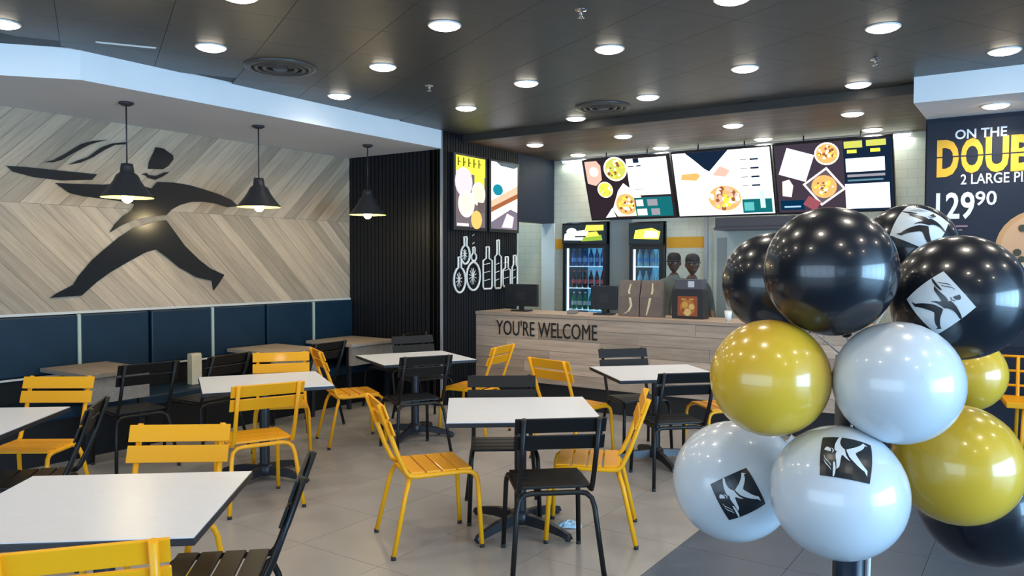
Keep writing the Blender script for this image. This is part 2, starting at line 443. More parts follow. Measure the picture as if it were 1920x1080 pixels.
# timber soffit above the counter
sof = struct(boxo('ceiling_soffit', (XB, 7.43, 3.112), (-0.905, YB, HC+.013), mat('soffit_core', (0.05, 0.045, 0.04), 0.6)))
yy = 7.44; pl0 = None
while yy < 9.5:
    if pl0 is None: pl0 = boxo('soffit_plank', (XB, 0, 0), (-0.905, 0.196, 0.012), SWOOD); o = pl0
    else: o = link_copy(pl0)
    o.parent = sof; o.location = Vector(((XB-0.905)/2, yy+0.098, 3.106))-sof.location
    yy += 0.2
o = unit(boxo('soffit_fascia', (XB, 7.418, 3.10), (-0.905, 7.43, HC), mat('fascia_dark', (0.03, 0.027, 0.024), 0.5)), sof)

# glazed shopfronts (right hand side and behind the camera)
def shopfront(name, a, b, axis, pos):
    root = struct(empty(name))
    n = max(2, round((b-a)/1.5)); st = (b-a)/n
    def bx(nm, u0, u1, z0, z1, t, material):
        if axis == 'x': o = boxo(nm, (pos-t, u0, z0), (pos+t, u1, z1), material, root)
        else: o = boxo(nm, (u0, pos-t, z0), (u1, pos+t, z1), material, root)
        return o
    for i in range(n+1): bx('mullion', a+st*i-0.03, a+st*i+0.03, 0.1, 2.9, 0.04, PLAST)
    bx('bottom_rail', a, b, 0, 0.1, 0.05, PLAST); bx('top_rail', a, b, 2.9, HC+.01, 0.05, PLAST)
    for i in range(n): bx('pane', a+st*i+0.03, a+st*(i+1)-0.03, 0.1, 2.9, 0.005, glass('shop_glass', (0.96, 0.98, 0.99), 0.05))
shopfront('window_1', YF, 7.95, 'x', XR)
shopfront('window_2', XL, XR, 'y', YF)

# ================================================================== FURNITURE
def make_chair(material):
    root = empty('cafe_chair')
    for s in (-1, 1):
        pts = [(s*.197, -.345, .872), (s*.197, -.236, .57), (s*.197, -.192, .475), (s*.199, -.17, .452), (s*.2, -.13, .446), (s*.203, .15, .452),
               (s*.206, .195, .446), (s*.21, .222, .425), (s*.213, .232, .39), (s*.225, .255, .012)]
        MB().tube(pts, 0.0142).build('side_frame', material, root)
    pts = [(-.245, -.275, .012), (-.21, -.195, .36), (-.198, -.178, .405), (-.17, -.168, .43), (-.13, -.165, .436), (.13, -.165, .436), (.17, -.168, .43), (.198, -.178, .405), (.21, -.195, .36), (.245, -.275, .012)]
    MB().tube(pts, 0.0142).build('rear_leg_frame', material, root)
    for z in (.737, .831):   # back slats, tilted with the posts
        M = Matrix.Translation((0, -.236-(z-.57)*.361+.018, z)) @ Matrix.Rotation(math.atan(.361), 4, 'X')
        MB().box((-.24, -.006, -.0415), (.24, .006, .0415), M, bev=0.004).build('back_slat', material, root)
    for i in range(4):
        y0 = -.165+i*.094
        MB().box((-.2, y0, .458), (.2, y0+.083, .472), bev=0.004).build('seat_slat', material, root)
    for x, y in ((-.225, .255), (.225, .255), (-.245, -.275), (.245, -.275)):
        MB().lathe([(.0145, 0), (.0145, .022)], (x, y, 0), 10, cap=True).build('foot_cap', RUBBER, root)
    return root
protoY = make_chair(YELLOW); protoB = make_chair(BLACKM); used = {'y': False, 'b': False}
def chair(kind, back, th, label, group):
    """back = ground point under the top of the backrest, th = heading in degrees"""
    a = math.radians(th); f = Vector((-math.sin(a), math.cos(a)))
    src = protoY if kind == 'y' else protoB
    if used[kind]: c = copy_tree(src)
    else: c = src; used[kind] = True
    pos = Vector(back)+f*.345
    c.location = (pos.x, pos.y, 0); c.rotation_euler = (0, 0, a)
    return tag(c, label, 'chair', group)

def make_table():
    root = empty('cafe_table')
    W, D = .46, .42
    MB().box((-W, -D, .722), (W, D, .747), bev=.003).build('tabletop', EDGE, root)
    MB().box((-W+.004, -D+.004, .747), (W-.004, D-.004, .7505)).build('laminate_sheet', LAMI, root)
    MB().lathe([(.038, .06), (.038, .70)], n=20).build('pedestal', CAST, root)
    MB().box((-.19, -.19, .70), (.19, .19, .7215), bev=.004).build('top_plate', CAST, root)
    MB().lathe([(.0, .115), (.05, .112), (.065, .09), (.068, .04), (.06, .03)], n=20).build('hub', CAST, root)
    for k in range(4):
        a = math.radians(45+90*k); c, s = math.cos(a), math.sin(a)
        M = Matrix(((c, -s, 0, 0), (s, c, 0, 0), (0, 0, 1, 0), (0, 0, 0, 1)))
        foot = MB(); vs = []
        for x, hw, z0, z1 in ((.03, .032, .035, .098), (.2, .028, .035, .088), (.33, .024, .022, .062), (.388, .023, .012, .044), (.40, .02, .012, .03)):
            vs += [M @ Vector(p) for p in ((x, -hw, z0), (x, hw, z0), (x, hw*.6, z1), (x, -hw*.6, z1))]
        fs = [(0, 3, 2, 1), (16, 17, 18, 19)]
        for i in range(4):
            for j in range(4): fs.append((i*4+j, i*4+(j+1) % 4, i*4+4+(j+1) % 4, i*4+4+j))
        foot._add(vs, fs, False); ft = foot.build('foot', CAST, root)
        p = M @ Vector((.378, 0, 0)); MB().lathe([(.016, 0), (.016, .014)], (p.x, p.y, 0), 10, cap=True).build('glide', RUBBER, ft)
    return root
ptab = make_table(); tu = False; turned = []
for (x, y, a, lab) in (
    (-2.944, 1.572, 39.7, 'large white square cafe table nearest the camera at bottom left'),
    (-2.70, 4.08, 37.7, 'white square cafe table in the middle with a black chair in front of it'),
    (-4.95, 3.90, 57.7, 'white square cafe table between two facing yellow chairs below the wall emblem'),
    (-5.01, 5.72, 62.5, 'white square cafe table beside the black column with a black chair before it'),
    (-2.68, 6.12, 45.0, 'white square cafe table just before the counter beside the balloons'),
    (-5.165, 1.90, 40.0, 'white square cafe table cut off by the left edge of the photo')):
    t = ptab if not tu else copy_tree(ptab); tu = True
    t.location = (x, y, 0); t.rotation_euler = (0, 0, math.radians(a)); tag(t, lab, 'table', 'white cafe tables')
    if a in (39.7, 45.0): turned.append(t)
for t in turned:   # these two stand with their base cross turned by an eighth
    for ch in t.children:
        if ch.name.startswith('foot'): ch.rotation_euler = (0, 0, math.radians(45))
GY, GK = 'yellow slatted cafe chairs', 'black slatted cafe chairs'
chair('y', (-2.21, 1.10), 52, 'yellow slatted metal chair at the bottom left corner, seen from behind', GY)
chair('y', (-3.50, 2.265), 218, 'yellow slatted metal chair facing the camera behind the nearest white table', GY)
chair('b', (-2.385, 2.09), 133, 'black slatted metal chair seen edge-on at the right side of the nearest table', GK)
chair('y', (-4.17, 3.33), 67, 'yellow slatted chair seen from behind, pushed to the table below the emblem', GY)
chair('y', (-5.574, 4.577), 231, 'yellow slatted chair facing the camera on the far side of the table below the emblem', GY)
chair('y', (-5.47, 4.87), -30, 'yellow slatted chair in side view left of the table by the black column', GY)
chair('b', (-4.31, 5.08), 61, 'black slatted chair seen from behind at the table by the black column', GK)
chair('b', (-5.676, 6.421), 244, 'black slatted chair on the far side of the table by the black column', GK)
chair('y', (-4.25, 6.15), 98, 'yellow slatted chair before the counter lettering, turned to the left', GY)
chair('y', (-3.37, 5.47), -13, 'yellow slatted chair with its back to us just behind the middle table', GY)
chair('y', (-3.22, 3.30), -35, 'yellow slatted chair in full side view left of the middle table', GY)
chair('y', (-1.975, 4.392), 116, 'yellow slatted chair in side view right of the middle table', GY)
chair('b', (-2.018, 3.435), 42, 'black slatted chair seen from behind in front of the middle table', GK)
chair('b', (-3.16, 4.53), 217, 'black slatted chair tucked in at the far side of the middle table', GK)
chair('b', (-3.24, 6.60), 229, 'black slatted chair between the counter and the table beside the balloons', GK)
chair('b', (-2.10, 5.40), 46, 'black slatted chair seen from behind at the table beside the balloons', GK)
chair('y', (-1.98, 6.71), 136, 'yellow slatted chair half hidden behind the yellow balloon', GY)
chair('y', (-5.65, 2.735), 216, 'yellow slatted chair facing the camera at the table on the left edge', GY)
chair('b', (-4.40, 2.34), 140, 'black slatted chair seen edge-on at the table on the left edge', GK)
chair('b', (-5.80, 3.49), 82, 'black slatted chair before the banquette, nearest to the left edge', GK)
chair('b', (-5.78, 4.22), 96, 'black slatted chair before the banquette under the left pendant lamp', GK)
chair('b', (-5.85, 5.42), 92, 'black slatted chair before the banquette behind the table below the emblem', GK)
chair('b', (-5.88, 6.72), 90, 'black slatted chair at the wooden booth table in the far corner', GK)

# banquette along the left wall
bq = empty('banquette', (XL, 4.0, 0))
tag(bq, 'dark navy upholstered banquette running along the left wall below the timber', 'bench')
def bqp(nm, lo, hi, material, bev=0.0): return unit(boxo(nm, lo, hi, material, None, bev), bq)
bqp('bench_base', (XL+.06, 1.2, 0), (XL+.50, Y1-.01, .36), BLACKM)
bqp('seat_cushion', (XL+.06, 1.2, .36), (XL+.54, Y1-.01, .46), VINYL, .02)
bqp('bench_back', (XL-.018, 1.2, 0), (XL+.02, Y1-.01, .66), BLACKW)
bqp('back_rail', (XL+.02, 1.2, .655), (XL+.045, Y1-.01, .672), TRIMW)
ys = [1.55, 2.24, 2.93, 3.63, 4.31, 5.0, 5.685, 6.37, Y1]
for i in range(len(ys)-1):
    bqp('back_panel', (XL-.015, ys[i]+.022, .68), (XL+.05, ys[i+1]-.008, HP-.03), VINYL, .012)
for y in (2.24, 3.63, 5.0, 6.37): bqp('vertical_strip', (XL+.03, y-.008, .68), (XL+.062, y+.018, HP-.025), PALE)

# wooden booth tables at the banquette
def booth(y0, y1, lab, first=[None]):
    cy = (y0+y1)/2; L = y1-y0
    root = empty('booth_table', (-6.78, cy, 0))
    MB().box((-.36, -L/2, .715), (.40, L/2, .75), bev=.003).build('tabletop', TWOOD, root)
    MB().box((.33, -L/2+.02, .50), (.37, L/2-.02, .7145)).build('apron_panel', TWOOD, root)
    for y in (-L/2+.06, L/2-.06):
        MB().box((.27, y-.02, 0), (.31, y+.02, .714)).build('leg', CAST, root)
    MB().box((-.36, -.03, .62), (-.30, .03, .7145)).build('wall_bracket', CAST, root)
    return tag(root, lab, 'table', 'wooden booth tables')
booth(3.28, 3.86, 'greyish wood booth table at the banquette, behind the leftmost yellow chair')
booth(5.15, 5.80, 'greyish wood booth table at the banquette, middle one of the three')
booth(6.22, 6.96, 'greyish wood booth table at the banquette in the far corner by the black wall')
# small cream bag on the bench
cbag = empty('paper_bag', (-6.92, 4.62, .461)); tag(cbag, 'small cream paper bag standing on the dark banquette between wooden booth tables', 'bag')
PAPER = mat('cream_paper', (0.62, 0.57, 0.42), 0.7, noise=.05, nscale=20)
MB().box((-.04, -.055, 0), (.04, .055, .29), bev=.006).build('bag_body', PAPER, cbag)
MB().box((-.03, -.055, .2895), (.03, .055, .305)).build('bag_fold', PAPER, cbag)

# ------------------------------------------------------------------ wall emblem: running man with a tray
em = empty('wall_emblem', (XL, 4.2, 2.1)); tag(em, 'large black silhouette of a running figure carrying a tray on the timber wall', 'wall art')
FIG = {'tray': [[(3.08,2.47),(3.24,2.475),(3.52,2.472),(3.84,2.47),(3.79,2.415),(3.52,2.385),(3.29,2.395),(3.13,2.425)]],
 'steam_line': [[(3.38,2.53),(3.46,2.56),(3.55,2.62),(3.7,2.73),(3.8,2.77),(3.95,2.8),(3.86,2.77),(3.77,2.73),(3.63,2.64),(3.53,2.57),(3.46,2.54)],
                [(3.58,2.53),(3.67,2.58),(3.76,2.62),(3.88,2.72),(3.98,2.77),(4.12,2.8),(4.12,2.78),(4.01,2.76),(3.91,2.7),(3.8,2.62),(3.69,2.56)]],
 'coat': [[(3.47,2.36),(3.63,2.365),(3.89,2.38),(4.03,2.4),(4.19,2.41),(4.28,2.4),(4.37,2.38),(4.43,2.45),(4.6,2.46),(4.77,2.45),(4.94,2.42),(5.13,2.38),(5.28,2.33),(5.36,2.27),(5.23,2.25),(5.09,2.28),(4.94,2.29),(4.8,2.28),(4.67,2.24),(4.58,2.19),(4.52,2.13),(4.43,2.12),(4.32,2.1),(4.19,2.07),(4.06,2.01),(3.95,1.94),(4.0,2.02),(4.08,2.1),(4.17,2.16),(4.2,2.22),(4.03,2.24),(3.88,2.25),(3.71,2.26),(3.59,2.28)]],
 'head': [[(4.42,2.79),(4.5,2.785),(4.6,2.73),(4.605,2.69),(4.55,2.62),(4.49,2.58),(4.34,2.57),(4.35,2.64),(4.39,2.72)]],
 'bow_tie': [[(4.27,2.51),(4.32,2.53),(4.34,2.51),(4.42,2.51),(4.5,2.55),(4.56,2.56),(4.49,2.51),(4.41,2.47),(4.34,2.48),(4.32,2.5)]],
 'trousers': [[(4.31,2.03),(4.43,2.07),(4.52,2.08),(4.6,1.98),(4.72,1.83),(4.88,1.69),(5.01,1.6),(5.18,1.53),(5.12,1.45),(5.05,1.37),(5.03,1.47),(4.85,1.51),(4.66,1.61),(4.53,1.71),(4.41,1.79),(4.3,1.76),(4.11,1.66),(3.95,1.57),(3.82,1.48),(3.68,1.36),(3.41,1.35),(3.47,1.39),(3.61,1.46),(3.66,1.54),(3.78,1.68),(3.87,1.76),(4.04,1.9),(4.18,1.99)]]}
for nm, polys in FIG.items():
    for P in polys:
        P = P if sum(P[i][0]*P[(i+1) % len(P)][1]-P[(i+1) % len(P)][0]*P[i][1] for i in range(len(P))) > 0 else P[::-1]
        o = MB().prism([(u-4.2, v-2.1) for u, v in P], lambda u, v, d: Vector((d, u, v)), .014).build(nm, SILH, em)
        o.location = (.0045, 0, 0)

# ------------------------------------------------------------------ pendant lamps
def pendant():
    root = empty('pendant_lamp')
    MB().lathe([(0.0, 0), (.055, 0), (.06, -.012), (.03, -.03), (0, -.03)], n=20).build('ceiling_rose', LAMPBLK, root)
    MB().tube([(0, 0, -.03), (0, 0, -.50)], .006).build('rod', LAMPBLK, root)
    prof = [(.012, -.495), (.045, -.50), (.05, -.53), (.055, -.57), (.085, -.595), (.105, -.64), (.135, -.685), (.17, -.73), (.205, -.775)]
    MB().lathe(prof, n=32).build('shade', LAMPBLK, root)
    MB().lathe([(max(r-.004, .004), z-.002) for r, z in prof], n=32).build('shade_lining', LAMPYEL, root)
    MB().lathe([(.019, -.60), (.019, -.68)], n=14, cap=True).build('socket', CHROME, root)
    MB().lathe([(.014, -.68), (.025, -.70), (.042, -.735), (.047, -.765), (.04, -.80), (.02, -.818), (0.001, -.822)], n=20).build('bulb', BULBON, root)
    return root
pp = pendant()
for i, y in enumerate((3.565, 4.87, 6.33)):
    o = pp if i == 0 else copy_tree(pp)
    o.location = (-6.235, y, HS)
    tag(o, ['black bell-shaped pendant lamp nearest the camera, in front of the emblem tray', 'black bell-shaped pendant lamp in the middle, over the emblem hand', 'black bell-shaped pendant lamp farthest away, before the black end wall'][i], 'lamp', 'pendant lamps')
    l = bpy.data.lights.new('pendant_light', 'POINT'); l.energy = 9; l.color = (1, .80, .45); l.shadow_soft_size = .05
    lo = bpy.data.objects.new('pendant_light', l); COL.objects.link(lo); lo.location = (-6.235, y, HS-.87)

# ------------------------------------------------------------------ recessed ceiling lights
def downlight(zdrop=0.0):
    root = empty('downlight')
    MB().lathe([(.107, .001), (.107, -.006), (.098, -.008), (.096, .0)], n=28).build('trim_ring', mat('ring_white', (.75, .75, .72), .4), root)
    MB().lathe([(.0965, -.004), (.09, -.014), (.07, -.022), (.04, -.026), (.0005, -.027)], n=28).build('diffuser', LAMPON, root)  # domed so the lens looks taller, standing in for the lamp's bloom
    return root
dl = downlight(); dfirst = True
def add_light(x, y, z, power, col=(1.0, .91, .78), size=.15, spread=2.6):
    l = bpy.data.lights.new('downlight_lamp', 'AREA'); l.shape = 'DISK'; l.size = size; l.energy = power; l.color = col; l.spread = spread
    o = bpy.data.objects.new('downlight_lamp', l); COL.objects.link(o); o.location = (x, y, z-.034)
spots = []
for i in range(-6, 6):
    for j in range(-5, 7):
        c = GO+GA*i+GB*j
        if -5.6 < c.x < 2.2 and -0.2 < c.y < 7.3 and not (c.x > -.9 and c.y > 6.95): spots.append(c)
inv = cam.matrix_world.inverted()
def imx(p):
    q = inv @ Vector(p); return (960+1468.2*q.x/-q.z, 540-1468.2*q.y/-q.z) if q.z < -.1 else (9e9, 9e9)
vis = [c for c in spots if -20 < imx((c.x, c.y, HC))[0] < 1935 and imx((c.x, c.y, HC))[1] > -12]
vis.sort(key=lambda c: imx((c.x, c.y, HC))[0])
nv = len(vis)
for c in spots:
    o = dl if dfirst else copy_tree(dl); dfirst = False
    o.location = (c.x, c.y, HC)
    if c in vis: lab = 'round recessed downlight in the dark ceiling, %s from the left in view' % ORD[vis.index(c)]
    else: lab = 'round recessed downlight in the dark ceiling beyond the edge of the photo'
    tag(o, lab, 'light', 'recessed ceiling downlights'); add_light(c.x, c.y, HC, 3.2)
for r, y in enumerate((8.07, 9.13)):
    for i, x in enumerate((-5.14, -3.96, -2.70, -1.54)):
        o = copy_tree(dl); o.location = (x, y, 3.10)
        tag(o, 'recessed downlight in the wooden soffit, %s row, %s from the left' % (['front', 'back'][r], ORD[i]), 'light', 'soffit downlights')
        add_light(x, y, 3.10, 6)
o = copy_tree(dl); o.location = (-.35, 7.6, HS); tag(o, 'recessed downlight under the white bulkhead above the price poster', 'light'); add_light(-.35, 7.6, HS, 8)

def added_strip(x0, x1, y, z, power, lab):  # unseen lamps added to brighten the kitchen wall and the passage
    root = empty('added_strip', ((x0+x1)/2, y, z)); tag(root, lab, 'light')
    h = (x1-x0)/2
    MB().box((-h, -.025, -.02), (h, .025, 0)).build('housing', WHITE, root)
    MB().tube([(-h+.02, 0, -.035), (h-.02, 0, -.035)], .013, 10).build('tube', emit('added_strip_glow', (.95, 1.0, .95), 6), root)
    l = bpy.data.lights.new('added_strip_lamp', 'AREA'); l.shape = 'RECTANGLE'; l.size = 2*h; l.size_y = .04; l.energy = power; l.color = (.93, 1.0, .90)
    o = bpy.data.objects.new('added_strip_lamp', l); COL.objects.link(o); o.location = ((x0+x1)/2, y, z-.055)
added_strip(-5.6, -1.2, 9.49, 3.10, 17, 'long unseen strip light added on the soffit behind the menu boards to brighten the wall')
added_strip(-6.6, -5.95, 8.95, HC, 16, 'short unseen strip light added to brighten the passage behind the column opening')

# round air diffusers, slot diffuser and sprinklers
def diffuser(x, y, lab):
    root = empty('air_diffuser', (x, y, HC))
    MB().lathe([(.27, .0), (.27, -.012), (.22, -.02), (.215, -.004)], n=32).build('outer_ring', CEIL, root)
    for r in (.17, .11): MB().lathe([(r+.03, -.004), (r+.02, -.022), (r, -.018), (r, -.004)], n=32).build('cone_ring', CEIL, root)
    MB().lathe([(.06, -.002), (.055, -.02), (.0005, -.022)], n=24).build('centre_disc', CEIL, root)
    return tag(root, lab, 'vent', 'round ceiling air diffusers')
diffuser(-4.93, 4.06, 'round dark air diffuser in the ceiling above the left bulkhead')
diffuser(-3.57, 6.83, 'round dark air diffuser in the ceiling before the wooden soffit')
sl = empty('slot_diffuser', (-5.32, 3.05, HC), math.atan2(.28, .18)); tag(sl, 'thin white slot in the dark ceiling beside the left bulkhead', 'vent')
MB().box((-.19, -.012, -.006), (.19, .012, .001)).build('slot_frame', TRIMW, sl)
MB().box((-.18, -.004, -.008), (.18, .004, -.006)).build('slot_blade', WHITE, sl)
for (x, y, lab) in ((-4.38, 5.19, 'small sprinkler head in the ceiling left of centre'), (-2.32, 4.15, 'small sprinkler head in the ceiling near the top centre of the photo'), (-1.06, 6.35, 'small sprinkler head in the ceiling near the white bulkhead on the right')):
    root = empty('sprinkler', (x, y, HC)); tag(root, lab, 'sprinkler', 'ceiling sprinklers')
    MB().lathe([(.035, 0), (.033, -.006), (.012, -.01), (.010, -.03), (.0005, -.03)], n=16).build('escutcheon', CHROME, root)
    MB().lathe([(.0005, -.044), (.02, -.045), (.02, -.048), (.0005, -.05)], n=14).build('deflector', CHROME, root)
    MB().tube([(.009, 0, -.03), (.012, 0, -.04), (.004, 0, -.046)], .002, 6).tube([(-.009, 0, -.03), (-.012, 0, -.04), (-.004, 0, -.046)], .002, 6).build('yoke', CHROME, root)

# ================================================================== COUNTER
ct = empty('service_counter', (-3.3, YC, 0)); tag(ct, 'long wood-clad service counter with lettering on its front', 'counter')
def cp(nm, lo, hi, material, bev=0.0): return unit(boxo(nm, lo, hi, material, None, bev), ct)
CX0, CX1 = XB+.005, -0.92
cp('plinth', (CX0, YC+.06, 0), (CX1, YC+.62, .27), mat('plinth_black', (.012, .012, .014), .45))
cp('carcass', (CX0, YC+.02, .27), (CX1, YC+.60, 1.035), mat('carcass', (.10, .08, .065), .6))
rows = 6; rh = (1.035-.27)/rows; off = [0, .55, .2, .8, .35, .95]
for r in range(rows):
    x = CX0-off[r]
    while x < CX1:
        a, b = max(x, CX0)+.0015, min(x+1.25, CX1)-.0015
        if b-a > .03: cp('plank', (a, YC-.002*((r*3+int(x*7)) % 3)*.6, .27+r*rh+.0015), (b, YC+.02, .27+(r+1)*rh-.0015), CWOOD)
        x += 1.25
cp('worktop', (CX0, YC-.015, 1.037), (CX1, YC+.62, 1.075), CWOOD, .003)
LET = mat('letter_black', (.012, .011, .010), .5)
t = text_mesh('lettering', "YOU'RE WELCOME", (-5.42, .805, -4.06, .985), on_y(YC), LET, ct, th=.006, offset=.0, d0=.0045)
t.location = -ct.location

# things on the counter
def monitor(x, y, wd, hh, rz, lab, z=1.075):
    root = empty('pos_monitor', (x, y, z), rz); tag(root, lab, 'monitor', 'till monitors')
    MB().box((-.11, -.08, 0), (.11, .08, .018), bev=.005).build('base', PLAST, root)
    MB().box((-.03, -.015, .018), (.03, .015, .12)).build('stand', PLAST, root)
    MB().box((-wd/2, -.022, .06), (wd/2, .012, .06+hh), bev=.006).build('housing', PLAST, root)
    MB().box((-wd/2+.015, .012, .075), (wd/2-.015, .014, .045+hh)).build('screen', emit('till_screen', (.12, .2, .3), .25), root)
    MB().box((-.06, -.026, .14), (.06, -.022, .24)).build('rear_cover', EDGE, root)
monitor(-5.26, YC+.30, .46, .27, .06, 'black till monitor on the left end of the counter')
monitor(-4.14, YC+.32, .32, .27, .12, 'black till monitor in front of the drinks fridge')
cm = empty('card_terminal', (-4.50, YC+.22, 1.075), .2); tag(cm, 'small grey card terminal on the counter left of the second till monitor', 'card reader')
MB().box((-.045, -.08, 0), (.045, .08, .045), bev=.008).build('body', mat('terminal_grey', (.22, .20, .18), .5), cm)
MB().box((-.03, .02, .045), (.03, .065, .047)).build('display', emit('term_disp', (.25, .32, .28), .5), cm)
for i in range(3):
    for j in range(3): MB().box((-.03+.022*i, -.06+.022*j, .045), (-.014+.022*i, -.046+.022*j, .05)).build('key', PLAST, cm)
KRAFT = mat('kraft_brown', (.17, .125, .10), .65, noise=.12, nscale=12)
CREAM = mat('cream_print', (.70, .60, .36), .6)
for i, (x, lab) in enumerate(((-3.79, 'brown paper carrier with a cream squiggle, left one of two on the counter'), (-3.53, 'brown paper carrier with a cream squiggle, right one of two on the counter'))):
    root = empty('paper_carrier', (x, YC+.28, 1.075), .05-.1*i); tag(root, lab, 'bag', 'brown paper carriers')
    bd = MB(); vs = []
    for z, w_, d_ in ((0, .12, .07), (.22, .122, .06), (.36, .12, .025), (.40, .12, .012)): vs += [(-w_, -d_, z), (w_, -d_, z), (w_, d_, z), (-w_, d_, z)]
    fs = [(0, 3, 2, 1), (12, 13, 14, 15)]
    for a in range(3):
        for b in range(4): fs.append((a*4+b, a*4+(b+1) % 4, a*4+4+(b+1) % 4, a*4+4+b))
    bd._add(vs, fs); bd.build('body', KRAFT, root)
    sw = [(-.05 if i == 0 else .06, .03), (.0, .06), (.03, .12), (.015, .20), (-.005, .28), (.01, .36)] if i == 0 else [(-.04, .02), (-.02, .10), (.0, .20), (.02, .28), (.01, .37)]
    L = []; Rr = []
    for q, (sx, sz) in enumerate(sw):
        wv = .004+.010*math.sin(math.pi*(q+.5)/len(sw)); dep = -.075+.13*max(0, (sz-.2))**1.0*.6
        L.append((sx-wv, sz)); Rr.append((sx+wv, sz))
    def onbag(u, v, d=0):
        dd = .07-(.01*v/.22 if v < .22 else .01+(v-.22)/.14*.035 if v < .36 else .045+(v-.36)/.04*.013)
        return Vector((u, -dd-.0015, v))
    mbs = MB()
    for q in range(len(sw)-1): mbs._add([onbag(*L[q]), onbag(*Rr[q]), onbag(*Rr[q+1]), onbag(*L[q+1])], [(0, 1, 2, 3)])
    mbs.build('squiggle_print', CREAM, root)
dp = empty('promo_display', (-3.11, YC+.30, 1.075)); tag(dp, 'dark countertop display box with a food picture in front of the staff', 'display')
MB().box((-.175, -.07, 0), (.175, .10, .31), bev=.006).build('body', mat('display_dark', (.02, .018, .02), .45), dp)
MB().box((-.15, -.06, .3105), (.15, .08, .42), bev=.006).build('top_box', mat('display_grey', (.09, .085, .10), .5), dp)
FOODS = [mat('food_'+str(i), c, .6) for i, c in enumerate(((.45, .16, .03), (.62, .33, .06), (.30, .07, .02), (.70, .45, .15)))]
art('food_picture', [(rc(-.11, .03, .11, .24), FOODS[2]), (circ(0, .12, .085), FOODS[0]), (circ(-.03, .15, .035), FOODS[1]), (circ(.045, .13, .03), FOODS[3]), (circ(.0, .07, .04), FOODS[3]), (circ(-.05, .09, .02), FOODS[2]), (rc(-.07, .20, -.02, .215), FOODS[1]), (rc(.02, .20, .07, .215), FOODS[1])], lambda u, v, d=0: Vector((u, -.07-d, v)), dp)
art('paper_note', [(rc(.0, .335, .07, .40), mat('note_white', (.6, .6, .62), .6))], lambda u, v, d=0: Vector((u, -.06-d, v)), dp)
cu = empty('paper_cup', (-2.66, YC+.2, 1.075)); tag(cu, 'small white paper cup on the counter beside the black balloon', 'cup')
MB().lathe([(.0005, 0), (.028, 0), (.038, .10), (.036, .10), (.027, .004), (.0005, .004)], n=20).build('cup_body', mat('cup_white', (.8, .8, .78), .5), cu)
MB().lathe([(.038, .097), (.0405, .1), (.038, .103), (.036, .1)], n=20).build('rim', mat('cup_white', (.8, .8, .78), .5), cu)

# ------------------------------------------------------------------ drinks fridges
BODYB = mat('fridge_black', (.012, .014, .02), .4)
COLD = mat('fridge_inner', (.16, .30, .42), .5)
def fridge(x0, x1, yf, yb, h, lab, sign, lit):
    cx = (x0+x1)/2; wd = x1-x0; root = empty('drinks_fridge', (cx, yf, 0)); tag(root, lab, 'fridge', 'drinks fridges')
    D = yb-yf; t = .035
    MB().box((-wd/2, 0, 0), (-wd/2+t, D, h)).box((wd/2-t, 0, 0), (wd/2, D, h)).box((-wd/2+t, D-t, 0), (wd/2-t, D, h)).box((-wd/2+t, 0, 0), (wd/2-t, D-t, .12)).box((-wd/2+t, .05, h-.30), (wd/2-t, D-t, h)).build('cabinet', BODYB, root)
    MB().box((-wd/2+t, D-t-.006, .12), (wd/2-t, D-t-.001, h-.30)).build('back_liner', emit('liner_glow'+lit, (.12, .40, .62), .8), root)  # the cabinet's inner light is put into the liner as its own glow
    for z in (.42, .72, 1.02, 1.32, 1.62):
        MB().box((-wd/2+t, .06, z-.012), (wd/2-t, D-.05, z)).build('shelf', emit('shelf_glow', (.75, .92, 1.0), 1.0), root)  # shelves glow by themselves in place of light falling on them
    for s in (-1, 1):
        MB().box((s*(wd/2-t-.012)-.012, .035, .14), (s*(wd/2-t-.012)+.012, .05, h-.32)).build('light_tube', emit('tube_glow', (.82, .96, 1.0), 3.0), root)
    fr = MB().box((-wd/2+.004, -.03, .12), (-wd/2+.045, 0, h-.30)).box((wd/2-.045, -.03, .12), (wd/2-.004, 0, h-.30)).box((-wd/2+.045, -.03, .12), (wd/2-.045, 0, .17)).box((-wd/2+.045, -.03, h-.345), (wd/2-.045, 0, h-.30)).build('door', BODYB, root)
    MB().box((-wd/2+.045, -.018, .17), (wd/2-.045, -.012, h-.345)).build('pane', glass('fridge_glass', (.80, .92, 1.0), .05), fr)
    MB().tube([(wd/2-.03, -.03, .8), (wd/2-.03, -.07, .82), (wd/2-.03, -.07, 1.18), (wd/2-.03, -.03, 1.2)], .008).build('handle', CHROME, fr)
    sb = MB().box((-wd/2, -.04, h-.29), (wd/2, .05, h)).build('header_sign', BODYB, root)
    sh = []
    for pts, c in sign: sh.append(([(-wd/2+u*wd, h-.27+v*.25) for u, v in pts], c))
    a = art('sign_print', sh, lambda u, v, d=0: Vector((u, -.04-d, v)), sb)
    return root
W1, G1, Y3, K1 = emit('print_white', (.95, .98, 1.0), 1.15), emit('print_green', (.28, .45, .05), .9), emit('print_yellow', (.95, .85, .10), 1.0), emit('print_dark', (.03, .05, .06), .6)
sign1 = [(rc(0.02, .02, .98, .98), K1), ([(.04, .15), (.5, .12), (.62, .4), (.6, .72), (.2, .60), (.06, .5)], W1), (circ(.22, .62, .12, 14, .2), W1), ([(.52, .62), (.95, .66), (.95, .95), (.56, .96)], Y3), ([(.45, .08), (.93, .12), (.9, .42), (.5, .3)], G1), ([(.55, .3), (.86, .36), (.8, .6), (.6, .56)], Y3), (rc(.3, .3, .55, .38), K1)]
sign2 = [(rc(.02, .02, .98, .98), K1), ([(.15, .25), (.9, .2), (.95, .6), (.7, .8), (.2, .7)], Y3), ([(.45, .3), (.9, .3), (.85, .62), (.5, .66)], W1)]
fridge(-5.545, -4.87, 9.46, 10.15, 2.21, 'lit drinks fridge with bottles behind the counter, the left and larger one', sign1, 'a')
